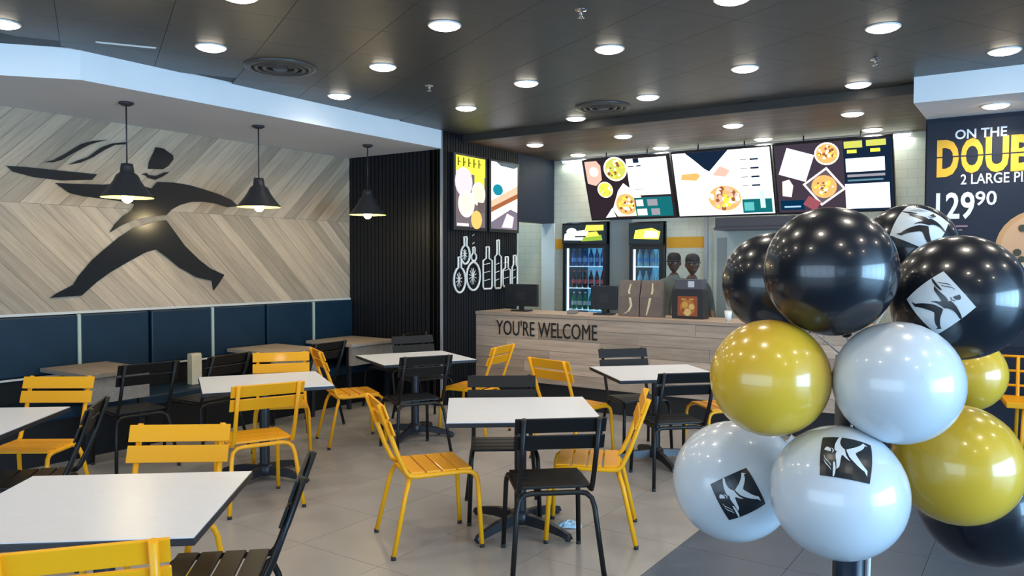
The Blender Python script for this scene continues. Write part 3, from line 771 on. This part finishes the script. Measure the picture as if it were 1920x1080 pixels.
fridge(-4.53, -4.06, 9.46, 10.15, 2.19, 'narrow lit drinks fridge behind the counter, the right one', sign2, 'b')
def bottle(material, capm):
    root = empty('drink_bottle')
    MB().lathe([(.0005, 0), (.03, .0), (.034, .012), (.034, .13), (.03, .16), (.014, .20), (.012, .225)], n=14).build('bottle_body', material, root)
    MB().lathe([(.0345, .06), (.0348, .065), (.0348, .11), (.0345, .115)], n=14).build('label_band', capm, root)
    MB().lathe([(.0145, .222), (.0145, .24), (.0005, .241)], n=12).build('cap', capm, root)
    return root
kinds = ((1.32, (.05, .012, .012), (.55, .06, .05), 'dark red-banded cola bottle in the left fridge'),
         (1.02, (.02, .16, .08), (.55, .55, .50), 'green bottle low in the left fridge'),
         (1.62, (.03, .07, .22), (.15, .25, .5), 'blue bottle on the left fridge top shelf'))
for z, bc, cc, lab in kinds:
    pb = bottle(mat('bottle'+str(z), bc, .15), mat('cap'+str(z), cc, .4))
    for i in range(6):
        o = pb if i == 0 else copy_tree(pb)
        o.location = (-5.545+.112+.09*i, 9.56, z+.0006); tag(o, lab+', %s from the left' % ORD[i], 'bottle', 'drink bottles in the fridge')
pc = bottle(mat('bottlewater', (.25, .45, .55), .15), mat('capwater', (.1, .3, .6), .4))
for r, z in enumerate((1.62, 1.32)):
    for i in range(4):
        o = pc if (r == 0 and i == 0) else copy_tree(pc); o.location = (-4.53+.10+.09*i, 9.56, z+.0006)
        tag(o, 'pale blue bottle on the %s shelf of the narrow fridge, %s from the left' % (['top', 'second'][r], ORD[i]), 'bottle', 'bottles in the narrow fridge')

# dark hood under the menu boards
hood = empty('extractor_hood', (-2.9, 9.30, 2.06)); tag(hood, 'dark grey extractor hood hanging below the menu boards', 'hood')
MB().box((-.35, -.2, .03), (.55, .2, .15), bev=.01).build('canopy', mat('hood_grey', (.06, .06, .075), .4), hood)
MB().box((-.36, -.21, 0), (.56, .21, .03)).build('lip', mat('hood_grey', (.06, .06, .075), .4), hood)
MB().box((-.1, .205, .05), (.3, .248, .14)).build('wall_bracket', STEEL, hood)

# pale blue floor patch by the middle pedestal, modelled as a crumpled sheet
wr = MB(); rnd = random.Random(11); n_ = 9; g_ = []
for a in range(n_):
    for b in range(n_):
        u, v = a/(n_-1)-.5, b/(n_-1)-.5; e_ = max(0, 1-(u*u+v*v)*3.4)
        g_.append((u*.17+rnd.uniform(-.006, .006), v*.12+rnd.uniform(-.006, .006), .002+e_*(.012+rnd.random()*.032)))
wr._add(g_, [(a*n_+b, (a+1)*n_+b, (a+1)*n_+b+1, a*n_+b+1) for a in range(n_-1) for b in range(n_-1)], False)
wo = wr.build('blue_patch', mat('pale_blue_patch', (.45, .68, .85), .25), None, loc=(-2.46, 4.27, 0), rot=(0, 0, .5))
tag(wo, 'crumpled pale blue patch on the floor under the middle table', 'wrapper')

# ================================================================== SCREENS AND SIGNS
def E_(r, g, b, s=1.0):
    return emit('print_%02x%02x%02x_%d' % (int(r*255), int(g*255), int(b*255), int(s*10)), ((r)**2.2, g**2.2, b**2.2), s)
DK, WH, CR, PK, OR, BR, TL, GN, LY = E_(.18, .15, .17), E_(.96, .97, 1.0, 1.2), E_(.98, .93, .82, 1.1), E_(.85, .68, .62), E_(.92, .66, .40), E_(.55, .34, .22), E_(.10, .38, .40), E_(.75, .76, .35), E_(.88, .90, .30)
GR, NB = E_(.55, .54, .57), E_(.10, .15, .22)
def pizza(cx, cy, r, rim, top, spot, seed, n=9, asp=1.0):
    rnd = random.Random(seed); n = int(n*2.6); s = [(circ(cx, cy, r, 22, r*asp), rim), (circ(cx, cy, r*.86, 20, r*.86*asp), top)]
    for k in range(n):
        a = rnd.random()*6.28; q = rnd.random()**.5*r*.7
        s.append((circ(cx+q*math.cos(a), cy+q*math.sin(a)*asp, r*(.08+.08*rnd.random()), 8), spot[k % len(spot)]))
    return s
menu1 = [(rc(0, 0, 1.22, .84), DK), ([(.02, .52), (.14, .48), (.24, .56), (.25, .76), (.2, .83), (.02, .83)], PK), (circ(.14, .68, .07, 12), CR)]
menu1 += pizza(.46, .70, .17, CR, GN, (LY, CR, BR), 1)
menu1 += pizza(.27, .42, .115, CR, LY, (GN, CR), 2, 5)
menu1 += [([(.40, .03), (.72, .03), (.78, .30), (.55, .50), (.46, .40), (.34, .14)], CR)] + pizza(.55, .20, .15, OR, OR, (LY, BR, CR), 3, 12)
menu1 += [([(.22, .02), (.34, .16), (.38, .03)], WH), (rc(.64, .32, 1.2, .83), WH), (rc(.68, .02, 1.2, .29), TL), (rc(.70, .17, .80, .26), CR), (rc(.86, .17, 1.0, .26), GR), (rc(.70, .04, .84, .13), CR), (rc(.90, .04, 1.02, .13), GR), (rc(.74, .77, .82, .83), NB), (rc(.66, .72, .74, .735), NB), (rc(.78, .72, .84, .735), NB), (rc(.70, .56, .86, .565), GR), (rc(.72, .40, .84, .41), GR), (rc(.70, .62, 1.1, .625), GR), (rc(.70, .48, 1.1, .485), GR)]
menu2 = [(rc(0, 0, 1.22, .84), WH), ([(.18, .83), (.28, .74), (.40, .62), (.46, .58), (.54, .66), (.68, .80), (.72, .84), (.18, .84)], NB), ([(.04, .46), (.30, .44), (.42, .50), (.40, .60), (.2, .62), (.06, .58)], CR), ([(.08, .49), (.28, .47), (.34, .53), (.30, .57), (.10, .56)], OR), ([(.46, .52), (.66, .46), (.80, .56), (.78, .70), (.60, .70), (.48, .60)], CR), ([(.50, .53), (.66, .50), (.72, .58), (.60, .64)], PK)]
menu2 += pizza(.62, .22, .24, CR, OR, (PK, CR, BR, LY), 5, 18, .8)
menu2 += [(rc(.02, .02, .36, .34), CR), (rc(.84, .22, 1.2, .78), WH), (rc(.84, .02, 1.2, .2), TL), (rc(.86, .05, .98, .16), E_(.35, .68, .68)), (rc(1.06, .08, 1.12, .3), E_(.75, .92, .85)), (rc(.76, .78, .96, .83), CR)]
menu2 += [(rc(.86, .70-.11*i, .94, .712-.11*i), GR) for i in range(4)]+[(rc(.98, .695-.11*i, 1.08, .717-.11*i), NB) for i in range(4)]
menu3 = [(rc(0, 0, 1.25, .84), E_(.24, .21, .25)), (rot(rc(.08, .42, .40, .76), (.24, .6), -.35), E_(.86, .86, .92)), (rot(rc(.12, .46, .36, .72), (.24, .6), -.35), WH), (circ(.29, .62, .07), CR)]
menu3 += pizza(.58, .70, .135, CR, OR, (CR, BR, LY), 8, 9)
menu3 += [(rot(rc(.36, .14, .70, .48), (.53, .31), .62), E_(.88, .84, .84)), (rot(rc(.385, .165, .675, .455), (.53, .31), .62), E_(.36, .32, .34))] + pizza(.53, .31, .14, OR, OR, (LY, BR, CR), 9, 11)
menu3 += [([(.06, .22), (.16, .20), (.19, .34), (.15, .42), (.07, .40)], CR), (rc(.03, .04, .30, .16), E_(.06, .18, .28)), (rc(.07, .07, .26, .09), E_(.6, .75, .85)), (rot(rc(.30, .05, .46, .18), (.38, .1), -.6), E_(.55, .30, .34)), (rc(.76, .0, 1.25, .84), NB), (rc(.77, .75, .96, .83), GN), (rc(1.0, .76, 1.2, .83), GN), (rc(.80, .69, .90, .73), LY), (rc(1.04, .69, 1.14, .73), LY), (rc(.78, .47, 1.18, .63), WH), (rc(.79, .41, 1.18, .44), GR), (rc(.79, .36, 1.16, .38), E_(.35, .5, .55)), (rc(.76, .03, 1.22, .33), WH)]
PIV = Vector((0, 9.40, 2.238)); TA = math.atan(.30/.80); LEN = math.hypot(.30, .80)*.979
def tilted(x0, sx=1.0, sv=1.0):
    return lambda u, v, d=0: Vector((x0+u*sx, PIV.y-math.sin(TA)*v*sv-d*math.cos(TA), PIV.z+math.cos(TA)*v*sv-d*math.sin(TA)))
for i, (x0, x1, shp, wid, lab) in enumerate(((-5.075, -3.84, menu1, 1.22, 'lit menu board with pizzas on dark ground, leftmost of the three over the counter'), (-3.83, -2.605, menu2, 1.22, 'lit menu board with a white ground and a black notch, middle of the three'), (-2.595, -1.335, menu3, 1.25, 'lit menu board with a square pizza box, rightmost of the three'))):
    root = empty('menu_board', (x0, PIV.y, PIV.z)); tag(root, lab, 'menu board', 'lit menu boards')
    f = tilted(x0); k = .02; W_ = x1-x0
    mb = MB(); mb.prism(rc(.003, 0, W_-.003, LEN), lambda u, v, d: f(u, v, -.06+d), .06); o = mb.build('casing', PLAST, root); o.location = -root.location
    sx = (W_-2*k)/wid; sv = (LEN-2*k)/.84
    g = lambda u, v, d=0, x0=x0, sx=sx, sv=sv: tilted(x0)(k+u*sx, k+v*sv, d)
    o = art('lit_print', shp, g, root); o.location = -root.location
    for xx in (.33, W_-.33):
        h = MB().tube([f(xx, LEN-.06, -.06), Vector((x0+xx, f(xx, LEN-.06, -.06).y, 3.106))], .008, 6).build('hanger_rod', PLAST, root); h.location = -root.location

# two portrait screens on the column
sA = [(rc(0, 0, .58, .82), E_(.42, .38, .40)), (rc(0, .48, .3, .66), E_(.80, .78, .84)), ([(0, .64), (.58, .60), (.58, .82), (0, .82)], LY), (rc(.36, .44, .56, .62), LY), (circ(.15, .52, .17, 18), E_(.83, .80, .86)), (circ(.2, .27, .16), CR), (circ(.44, .40, .14), CR), (circ(.2, .27, .12), E_(.96, .90, .78)), (circ(.44, .40, .10), E_(.93, .85, .74)), (rc(.42, .18, .56, .30), E_(.38, .34, .33)), (circ(.40, .09, .11), E_(.88, .72, .40)), (rc(.02, .01, .24, .04), WH)]
for q in range(5): sA += [(rc(.03+.10*q, .70, .055+.10*q, .80), E_(.35, .33, .10)), (rc(.055+.10*q, .74, .085+.10*q, .755), E_(.45, .42, .12))]
sB = [(rc(0, 0, .58, .82), WH), ([(0, 0), (.58, 0), (.58, .22), (.3, .28), (0, .16)], E_(.45, .42, .48)), ([(0, .14), (.58, .44), (.58, .56), (0, .34)], E_(.92, .72, .60)), ([(0, .16), (.58, .36), (.58, .46), (0, .26)], E_(.60, .36, .25)), ([(0, .08), (.58, .32), (.58, .40), (0, .20)], CR), (circ(.14, .48, .11, 16, .07), E_(.12, .50, .58)), ([(.22, .02), (.46, .02), (.5, .16), (.34, .2)], E_(.90, .82, .84)), ([(.1, .82), (.2, .78), (.5, .77), (.58, .80), (.58, .82)], E_(.35, .4, .42))]
for i, (y0, y1, shp, lab) in enumerate(((7.21, 7.81, sA, 'portrait lit screen with yellow header on the black column'), (7.92, 8.52, sB, 'portrait lit screen with a white ground on the black column, nearer the counter'))):
    root = empty('portrait_screen', (XB, (y0+y1)/2, 2.08)); tag(root, lab, 'screen', 'portrait screens on the column')
    o = boxo('casing', (XB+.0005, y0-.03, 2.05), (XB+.045, y1+.03, 2.95), PLAST, root); o.location = Vector(o.location)-root.location
    o = art('lit_print', shp, lambda u, v, d=0, y0=y0: Vector((XB+.045+d, y0+.01+u, 2.09+v*1.02)), root); o.location = -root.location

# white line drawing of bottles on the column
wa = empty('bottle_drawing', (XB, 7.8, 1.6)); tag(wa, 'white outline drawing of bottles and flasks on the black column', 'wall art')
CHALK = mat('chalk_white', (.78, .77, .72), .6)
def stroke(pts, closed=False, r=.012, nm='outline', par=None):
    P = [Vector((XB+.001+r, u, v)) for u, v in pts]
    if closed: P = P+[P[0], P[1]]
    o = MB().tube(P, r, 6, cap=not closed).build(nm, CHALK, par or wa); o.location = -wa.location if not par else (0, 0, 0); return o
def flask(cy, cz, ry, rz_, neck, spokes=5):
    a0 = math.acos(min(.9, .03/ry)); N = 22
    pts = [(cy+ry*math.cos(t), cz+rz_*math.sin(t)) for t in [math.pi/2-.25-(2*math.pi-.5)*k/N for k in range(N+1)]]
    nk = .035
    pts = [(cy+nk*.8, cz+rz_+neck)]+pts+[(cy-nk*.8, cz+rz_+neck), (cy+nk*.8, cz+rz_+neck)]
    o = stroke(pts, r=.014)
    for k in range(spokes):
        t = math.pi*k/spokes+.3
        q = stroke([(cy-ry*.55*math.cos(t), cz-rz_*.6*math.sin(t)), (cy+ry*.55*math.cos(t), cz+rz_*.6*math.sin(t))], r=.005, nm='hatch_line', par=o)
def flatb(y0, y1, z0, z1, neck, nw):
    cy = (y0+y1)/2
    o = stroke([(cy+nw, z1+neck), (cy+nw, z1), (y1, z1-.03), (y1, z0+.03), (y1-.02, z0), (y0+.02, z0), (y0, z0+.03), (y0, z1-.03), (cy-nw, z1), (cy-nw, z1+neck), (cy+nw, z1+neck)], r=.012)
    for k in range(3): stroke([(y0+.03, z0+.1+k*.1), (y1-.03, z0+.12+k*.1)], r=.005, nm='hatch_line', par=o)
flask(7.33, 1.46, .11, .15, .12); flask(7.44, 1.76, .085, .11, .10); flask(7.60, 1.50, .135, .17, .0, 6); flatb(7.56, 7.66, 1.69, 1.78, .07, .02)
flatb(7.80, 7.99, 1.34, 1.72, .14, .03); flatb(8.05, 8.19, 1.34, 1.77, .18, .025); flatb(8.23, 8.40, 1.36, 1.60, .14, .03); flatb(8.44, 8.56, 1.36, 1.64, .12, .03)

# price poster on the right
po = empty('price_poster', (-.1, YP, 2.1)); tag(po, 'dark promotional poster with yellow headline and white price on the right wall', 'poster')
o = boxo('panel', (-.89, YP-.02, .95), (1.05, YP-.0005, 2.93), mat('poster_dark', (.014, .020, .036), .5, spec=.3), po); o.location = Vector(o.location)-po.location
PWHT, PYEL = mat('poster_white', (.80, .82, .86), .5), mat('poster_yellow', (.85, .45, .03), .5)
f = on_y(YP-.02)
for body, rect, mt, ofs in (('ON THE', (-.67, 2.765, -.28, 2.85), PWHT, .02), *[(ch_, (-.81+.187*k_, 2.46 if k_ else 2.44, -.81+.187*k_+.172, 2.77), PYEL, .04) for k_, ch_ in enumerate('DOUBLE')], ('2 LARGE PIZZAS', (-.62, 2.365, .08, 2.455), PWHT, .01), ('129', (-.81, 2.06, -.51, 2.30), PWHT, .02), ('90', (-.505, 2.175, -.345, 2.30), PWHT, .012)):
    o = text_mesh('lettering', body, rect, f, mt, po, th=.0025 if mt is PYEL else .003, offset=ofs, d0=.0008 if mt is PYEL else .002); o.location = -po.location
o = art('headline_gap', [(rc(-.82, 2.61, .31, 2.622), mat('poster_dark', (.02, .028, .045)))], f, po, d0=.0036); o.location = -po.location
pz = [(circ(-.02, 1.80, .33, 30), mat('crust', (.55, .30, .13), .6)), (circ(-.02, 1.80, .29, 30), mat('cheese', (.62, .36, .20), .6))]
rnd = random.Random(4)
for k in range(22):
    a = rnd.random()*6.28; q = rnd.random()**.5*.25
    pz.append((circ(-.02+q*math.cos(a), 1.80+q*math.sin(a), .025+.02*rnd.random(), 10), [mat('salami', (.40, .09, .05), .5), mat('cheese2', (.75, .55, .32), .6), mat('olive', (.05, .05, .03), .5)][k % 3]))
pz += [(rc(-.79, 1.99, -.56, 2.005), mat('fine_print', (.30, .18, .22), .5)), (rc(-.79, 1.96, -.6, 1.97), mat('fine_print', (.30, .18, .22), .5))]
o = art('pizza_picture', pz, f, po); o.location = -po.location

# yellow tubular chair by the poster
st = empty('tubular_chair', (.06, 7.52, 0), math.radians(8)); tag(st, 'yellow tubular bar chair with open grid back at the right edge below the poster', 'chair')
for s in (-1, 1):
    MB().tube([(s*.2, .2, .0), (s*.19, .19, .53), (s*.19, .2, .9)], .014).build('rear_upright', YELLOW, st)
    MB().tube([(s*.21, -.2, .0), (s*.19, -.18, .53)], .014).build('front_leg', YELLOW, st)
for z in (.9, .78, .66): MB().tube([(-.31, .2, z), (.21, .2, z)], .011).build('back_bar', YELLOW, st)
MB().tube([(-.31, .2, .9), (-.31, .2, .53)], .011).build('back_bar', YELLOW, st)
MB().tube([(0, .2, .9), (0, .2, .6)], .011).build('back_bar', YELLOW, st)
MB().box((-.31, -.21, .53), (.22, .22, .575), bev=.008).build('seat', YELLOW, st)
MB().tube([(-.2, -.19, .25), (.2, -.19, .25)], .011).build('footrest', YELLOW, st)

# ================================================================== BALLOONS
def balloon_mat(name, col, trans, rough=.12):
    M = mat(name, col, rough, coat=.45); b = M.node_tree.nodes['Principled BSDF']
    if trans: b.inputs['Subsurface Weight'].default_value = trans; b.inputs['Subsurface Radius'].default_value = (.06, .06, .06); b.inputs['Subsurface Scale'].default_value = .6
    return M
BB, BY, BW = balloon_mat('balloon_black', (.008, .010, .015), 0, .26), balloon_mat('balloon_yellow', (.70, .43, .035), .25, .24), balloon_mat('balloon_white', (.60, .64, .68), .25, .26)
CEN = Vector((-.36, 2.05, 1.36))
def norm_fig():
    allp = []
    for nm, polys in FIG.items():
        for P in polys: allp.append([((u-4.2)/2.25, (v-2.07)/2.25*1.3) for u, v in P])
    return allp
NF = norm_fig()
def patch(polys, c, R, d, ang, size, dist):
    """polygons (unit square space) laid onto a balloon's skin around direction d"""
    d = d.normalized(); ux = Vector((0, 0, 1)).cross(d).normalized(); uy = d.cross(ux)
    bm = bmesh.new()
    for P in polys:
        vs = [bm.verts.new((u, v, 0)) for u, v in P]
        try: bm.faces.new(vs)
        except ValueError: pass
    bmesh.ops.triangulate(bm, faces=bm.faces[:])
    for it in range(2):
        long_ = [e for e in bm.edges if e.calc_length() > .14]
        if long_: bmesh.ops.subdivide_edges(bm, edges=long_, cuts=1); bmesh.ops.triangulate(bm, faces=bm.faces[:])
    long_ = [e for e in bm.edges if e.calc_length() > .14]
    if long_: bmesh.ops.subdivide_edges(bm, edges=long_, cuts=1); bmesh.ops.triangulate(bm, faces=bm.faces[:])
    ca, sa = math.cos(ang), math.sin(ang); out = MB(); vs = []
    for v in bm.verts:
        u, w_ = (v.co.x*ca-v.co.y*sa)*size, (v.co.x*sa+v.co.y*ca)*size
        q = d+ux*(u/R)+uy*(w_/R); vs.append(q.normalized()*(R*dist))
    bm.verts.index_update(); fs = []
    for f_ in bm.faces:
        ids = [v.index for v in f_.verts]; n_ = (vs[ids[1]]-vs[ids[0]]).cross(vs[ids[2]]-vs[ids[0]])
        fs.append(ids if n_.dot(d) > 0 else ids[::-1])
    bm.free(); out._add(vs, fs, True); return out
def balloon(loc, R, material, lab, sticker=None):
    root = empty('balloon', loc); tag(root, lab, 'balloon', 'balloons of the balloon cluster')
    loc = Vector(loc); nd = (CEN-loc)
    nd = nd.normalized(); q = Vector((0, 0, -1)).rotation_difference(nd)
    prof = []
    for k in range(25):
        t = math.pi*k/24; z = math.cos(t); r = math.sin(t)
        z2 = z if z > 0 else z*(1+.10*(-z)**6)
        prof.append((max(r*R, .0006), z2*R))
    mb = MB(); mb.lathe(prof, n=40); mb.v = [tuple(q @ Vector(v)) for v in mb.v]; mb.build('skin', material, root)
    kn = MB(); kn.lathe([(.004, -R*1.09), (.006, -R*1.10-.006), (.004, -R*1.10-.010), (.010, -R*1.10-.022), (.011, -R*1.10-.024), (.0006, -R*1.10-.018)], n=12); kn.v = [tuple(q @ Vector(v)) for v in kn.v]; kn.build('knot', material, root)
    if sticker:
        aim, ang, size, sq, fg = sticker
        d = Vector(aim)
        g = 8; grid = [[((i/g-.5)*1, (j/g-.5)*1), ((i+1)/g-.5, j/g-.5), ((i+1)/g-.5, (j+1)/g-.5), (i/g-.5, (j+1)/g-.5)] for i in range(g) for j in range(g)]
        s = patch(grid, loc, R, d, ang, size, 1.006).build('emblem_square', sq, root)
        patch(NF, loc, R, d, ang, size, 1.012).build('emblem_figure', fg, s)
    return root
STW, STK = mat('sticker_white', (.66, .70, .72), .35), mat('sticker_black', (.012, .014, .018), .3)
camp = Vector((0, 0, 1.6685))
def aim(c, R, px, py):
    """direction from balloon centre to the skin point seen at the given angle offsets (fractions of R to the right / up)"""
    v = (camp-Vector(c)).normalized(); rr = Vector((-v.y, v.x, 0)).normalized(); uu = v.cross(rr)
    return v*math.sqrt(max(.05, 1-px*px-py*py))+rr*px+uu*py
L = lambda d: math.radians(d)
B_ = {'b1': ((-.397, 1.858, 1.651), .143), 'b2': ((-.60, 2.13, 1.617), .132), 'b3': ((-.16, 2.064, 1.59), .143), 'b4': ((-.30, 2.36, 1.703), .125), 'y1': ((-.51, 1.796, 1.408), .132), 'w1': ((-.256, 1.862, 1.411), .132),
      'w2': ((-.65, 1.975, 1.108), .152), 'w3': ((-.360, 1.80, 1.169), .143), 'y2': ((-.161, 2.144, 1.187), .143), 'y3': ((-.175, 2.52, 1.36), .105), 'b5': ((-.12, 2.47, 1.02), .168)}
balloon(*B_['b1'], BB, 'plain black balloon, largest at the top of the cluster')
balloon(*B_['b2'], BB, 'black balloon peeking out behind the top left of the cluster')
balloon(*B_['b3'], BB, 'black balloon with a tilted white emblem square at the right of the cluster', (aim(*B_['b3'], -.27, -.10), L(-50), .112, STW, STK))
balloon(*B_['b4'], BB, 'black balloon with a pale emblem square at the back top of the cluster', (aim(*B_['b4'], .20, .55), L(-30), .13, STW, STK))
balloon(*B_['y1'], BY, 'yellow balloon at the left of the cluster under the black one')
balloon(*B_['w1'], BW, 'plain white balloon in the centre of the cluster')
balloon(*B_['w2'], BW, 'white balloon with a tilted dark emblem at the lower left of the cluster', (aim(*B_['w2'], .08, -.22), L(118), .105, STK, STW))
balloon(*B_['w3'], BW, 'white balloon with a dark emblem near its top at the bottom of the cluster', (aim(*B_['w3'], .10, .52), L(82), .105, STK, STW))
balloon(*B_['y2'], BY, 'large yellow balloon at the lower right of the cluster')
balloon(*B_['y3'], BY, 'small part of a yellow balloon showing behind the centre right of the cluster')
balloon(*B_['b5'], BB, 'black balloon at the bottom right of the cluster under the yellow one')
ps = empty('balloon_stand', (-.385, 2.06, 0)); tag(ps, 'dark upright pole stand carrying the balloon cluster', 'stand')
MB().lathe([(.0005, .025), (.17, .022), (.18, .012), (.18, 0), (.0005, 0)], n=32).build('base_plate', CAST, ps)
MB().lathe([(.038, .02), (.038, 1.44), (.0005, 1.45)], n=20).build('pole', mat('pole_navy', (.008, .014, .03), .3), ps)
MB().lathe([(.046, .024), (.046, .06), (.038, .07)], n=20).build('collar', CAST, ps)
for k_, (c_, R_) in B_.items():
    c_ = Vector(c_); nd_ = (CEN-c_).normalized(); kp = c_+nd_*(R_*1.10+.02)
    MB().tube([kp-Vector(ps.location), Vector((.0, .0, max(1.0, min(1.42, kp.z))))], .0025, 6).build('tie', mat('tie_white', (.7, .7, .7), .5), ps)
rb = MB().tube([(.034, -.03, 1.15), (.055, -.045, 1.0), (.05, -.04, .8), (.06, -.05, .62)], .004, 6).build('ribbon', mat('ribbon_white', (.7, .75, .8), .3), ps)

# ================================================================== STAFF
def person(loc, rz, h, shirt, skin, lab):
    root = empty('person', loc, rz); tag(root, lab, 'person', 'staff behind the counter')
    s = h/1.78
    V = {}; vs = []; es = []; rad = []
    def add(k, p, r, par=None):
        V[k] = len(vs); vs.append(Vector(p)*s); rad.append(r*s)
        if par: es.append((V[par], V[k]))
    add('pel', (0, 0, .95), .145); add('waist', (0, .01, 1.08), .13, 'pel'); add('chest', (0, .0, 1.27), .155, 'waist'); add('upch', (0, .0, 1.39), .12, 'chest')
    add('neck', (0, .0, 1.50), .055, 'upch'); add('nk2', (0, -.01, 1.56), .05, 'neck')
    for q, sd in (('l', 1), ('r', -1)):
        add('sh'+q, (sd*.17, 0, 1.42), .065, 'upch'); add('el'+q, (sd*.235, .01, 1.15), .046, 'sh'+q); add('fa'+q, (sd*.225, -.12, 1.02), .038, 'el'+q); add('wr'+q, (sd*.20, -.22, .95), .028, 'fa'+q)
        add('hp'+q, (sd*.09, 0, .88), .10, 'pel'); add('kn'+q, (sd*.10, -.01, .50), .062, 'hp'+q); add('an'+q, (sd*.10, .02, .10), .042, 'kn'+q); add('ft'+q, (sd*.105, -.13, .045), .035, 'an'+q)
        add('pa'+q, (sd*.19, -.29, .93), .034, 'wr'+q)
        for k in range(4):
            bx = sd*.19+(k-1.5)*.019
            add('f%d%s' % (k, q), (bx, -.33, .925), .010, 'pa'+q); add('g%d%s' % (k, q), (bx, -.36-.006*(1.5-abs(k-1.5)), .912), .0095, 'f%d%s' % (k, q)); add('h%d%s' % (k, q), (bx, -.38-.006*(1.5-abs(k-1.5)), .89), .008, 'g%d%s' % (k, q))
        add('t1'+q, (sd*.145, -.27, .925), .012, 'wr'+q); add('t2'+q, (sd*.13, -.305, .91), .010, 't1'+q)
    me = bpy.data.meshes.new('body'); me.from_pydata(vs, es, [])
    o = bpy.data.objects.new('body', me); COL.objects.link(o)
    sk = o.modifiers.new('skin', 'SKIN'); sk.use_smooth_shade = True
    for i, r in enumerate(rad):
        y = .68 if i <= 3 else 1.0
        me.skin_vertices[0].data[i].radius = (r, r*y)
    me.skin_vertices[0].data[0].use_root = True
    su = o.modifiers.new('sub', 'SUBSURF'); su.levels = 2; su.render_levels = 2
    dg = bpy.context.evaluated_depsgraph_get(); dg.update()
    m2 = bpy.data.meshes.new_from_object(o.evaluated_get(dg)); bpy.data.objects.remove(o)
    m2.name = 'body'
    PANT = mat('staff_trousers', (.015, .015, .018), .8); SHOE = mat('staff_shoes', (.01, .01, .01), .5)
    m2.materials.clear()
    for x in (shirt, skin, PANT, SHOE): m2.materials.append(x)
    for p in m2.polygons:
        c = p.center/s; p.use_smooth = True
        arm = abs(c.x) > .155 and c.y < -.02 and c.z < 1.13
        p.material_index = 1 if (c.z > 1.515 or (arm and c.y < -.06)) else 3 if c.z < .09 else 2 if c.z < .93 and not arm else 0
    b = bpy.data.objects.new('body', m2); COL.objects.link(b); b.parent = root
    # head: shaped ellipsoid with brow, nose, chin, eyes, ears, mouth; y- is forward
    hb = MB(); prof = 20; vs = []; fs = []; N = 24
    HZ = 1.665
    for i in range(prof+1):
        t = math.pi*i/prof
        for k in range(N):
            a = 2*math.pi*k/N; x, y, z = math.sin(t)*math.cos(a)*.076, math.sin(t)*math.sin(a)*.096, math.cos(t)*.118
            if z < -.02: x *= 1-.25*min(1, (-z-.02)/.09); y = y*(1-.12*min(1, (-z-.02)/.09)) - .008*min(1, (-z-.02)/.09)
            if y < -.04: 
                nz = math.exp(-((x/.011)**2))*math.exp(-(((z+.018)/.022)**2)); y -= .020*nz
                y += .006*math.exp(-(((abs(x)-.030)/.014)**2))*math.exp(-(((z-.006)/.012)**2))
                y -= .004*math.exp(-((x/.022)**2))*math.exp(-(((z+.058)/.010)**2))
            vs.append(Vector((x, y-.015, z+HZ))*s)
    for i in range(prof):
        for k in range(N): fs.append((i*N+k, (i+1)*N+k, (i+1)*N+(k+1) % N, i*N+(k+1) % N))
    hb._add(vs, fs, True); head = hb.build('head', skin, root)
    EYE, LIP = mat('eye_white', (.6, .58, .55), .3), mat('lip', (.11, .04, .035), .5)
    for sd in (-1, 1):
        e = MB(); e.lathe([(.0005, .011), (.008, .008), (.011, 0), (.008, -.008), (.0005, -.011)], n=10); e.v = [tuple((Vector(v)+Vector((sd*.03, -.099, HZ+.006)))*s) for v in e.v]; e.build('eye', EYE, head)
        e = MB(); e.lathe([(.0005, .006), (.005, .004), (.005, -.004), (.0005, -.006)], n=8); e.v = [tuple((Vector(v)+Vector((sd*.03, -.107, HZ+.006)))*s) for v in e.v]; e.build('pupil', SHOE, head)
        e = MB(); e.lathe([(.0005, .030), (.010, .022), (.014, 0), (.010, -.02), (.0005, -.028)], n=10); e.v = [tuple((Vector((v[0]*.6, v[1]*1.3, v[2]))+Vector((sd*.078, -.005, HZ-.005)))*s) for v in e.v]; e.build('ear', skin, head)
    e = MB(); e.box((-.022, -.112, HZ-.064), (.022, -.098, HZ-.054), bev=.003); e.v = [tuple(Vector(v)*s) for v in e.v]; e.build('mouth', LIP, head)
    CAPM = mat('staff_cap', (.010, .010, .011), .7)
    cap = MB(); cap.lathe([(.088, .025), (.09, .05), (.086, .085), (.07, .115), (.04, .130), (.0005, .134)], n=24)
    cap.v = [tuple((Vector((v[0]*.93, v[1]*1.15-.015, v[2]+HZ)))*s) for v in cap.v]; co = cap.build('cap', CAPM, root)
    pk_ = MB(); vs = []
    for k in range(9):
        a = math.pi*(1.15+.7*k/8); vs += [Vector((.084*math.cos(a), .105*math.sin(a)-.015, HZ+.032)), Vector((.09*math.cos(a), .185*math.sin(a)-.015, HZ+.018))]
    fs = [(2*k, 2*k+1, 2*k+3, 2*k+2) for k in range(8)]; nn = len(vs); vs2 = vs+[v+Vector((0, 0, .006)) for v in vs]
    fs2 = fs+[tuple(nn+i for i in reversed(f_)) for f_ in fs]+[(2*k+1, 2*k+3, nn+2*k+3, nn+2*k+1)[::-1] for k in range(8)]
    pk_._add([v*s for v in vs2], fs2, True); pk_.build('cap_peak', CAPM, co)
    return root
SK = mat('staff_skin', (.10, .05, .032), .55)
person((-3.80, 9.20, 0), math.radians(12), 1.78, mat('shirt_greygreen', (.11, .14, .13), .8, noise=.1, nscale=10), SK, 'person in a black cap and grey shirt behind the counter, the left one of two')
person((-3.39, 8.74, 0), math.radians(35), 1.76, mat('shirt_dark', (.045, .052, .045), .8, noise=.1, nscale=10), SK, 'person in a black cap and dark shirt behind the counter, the right one of two')
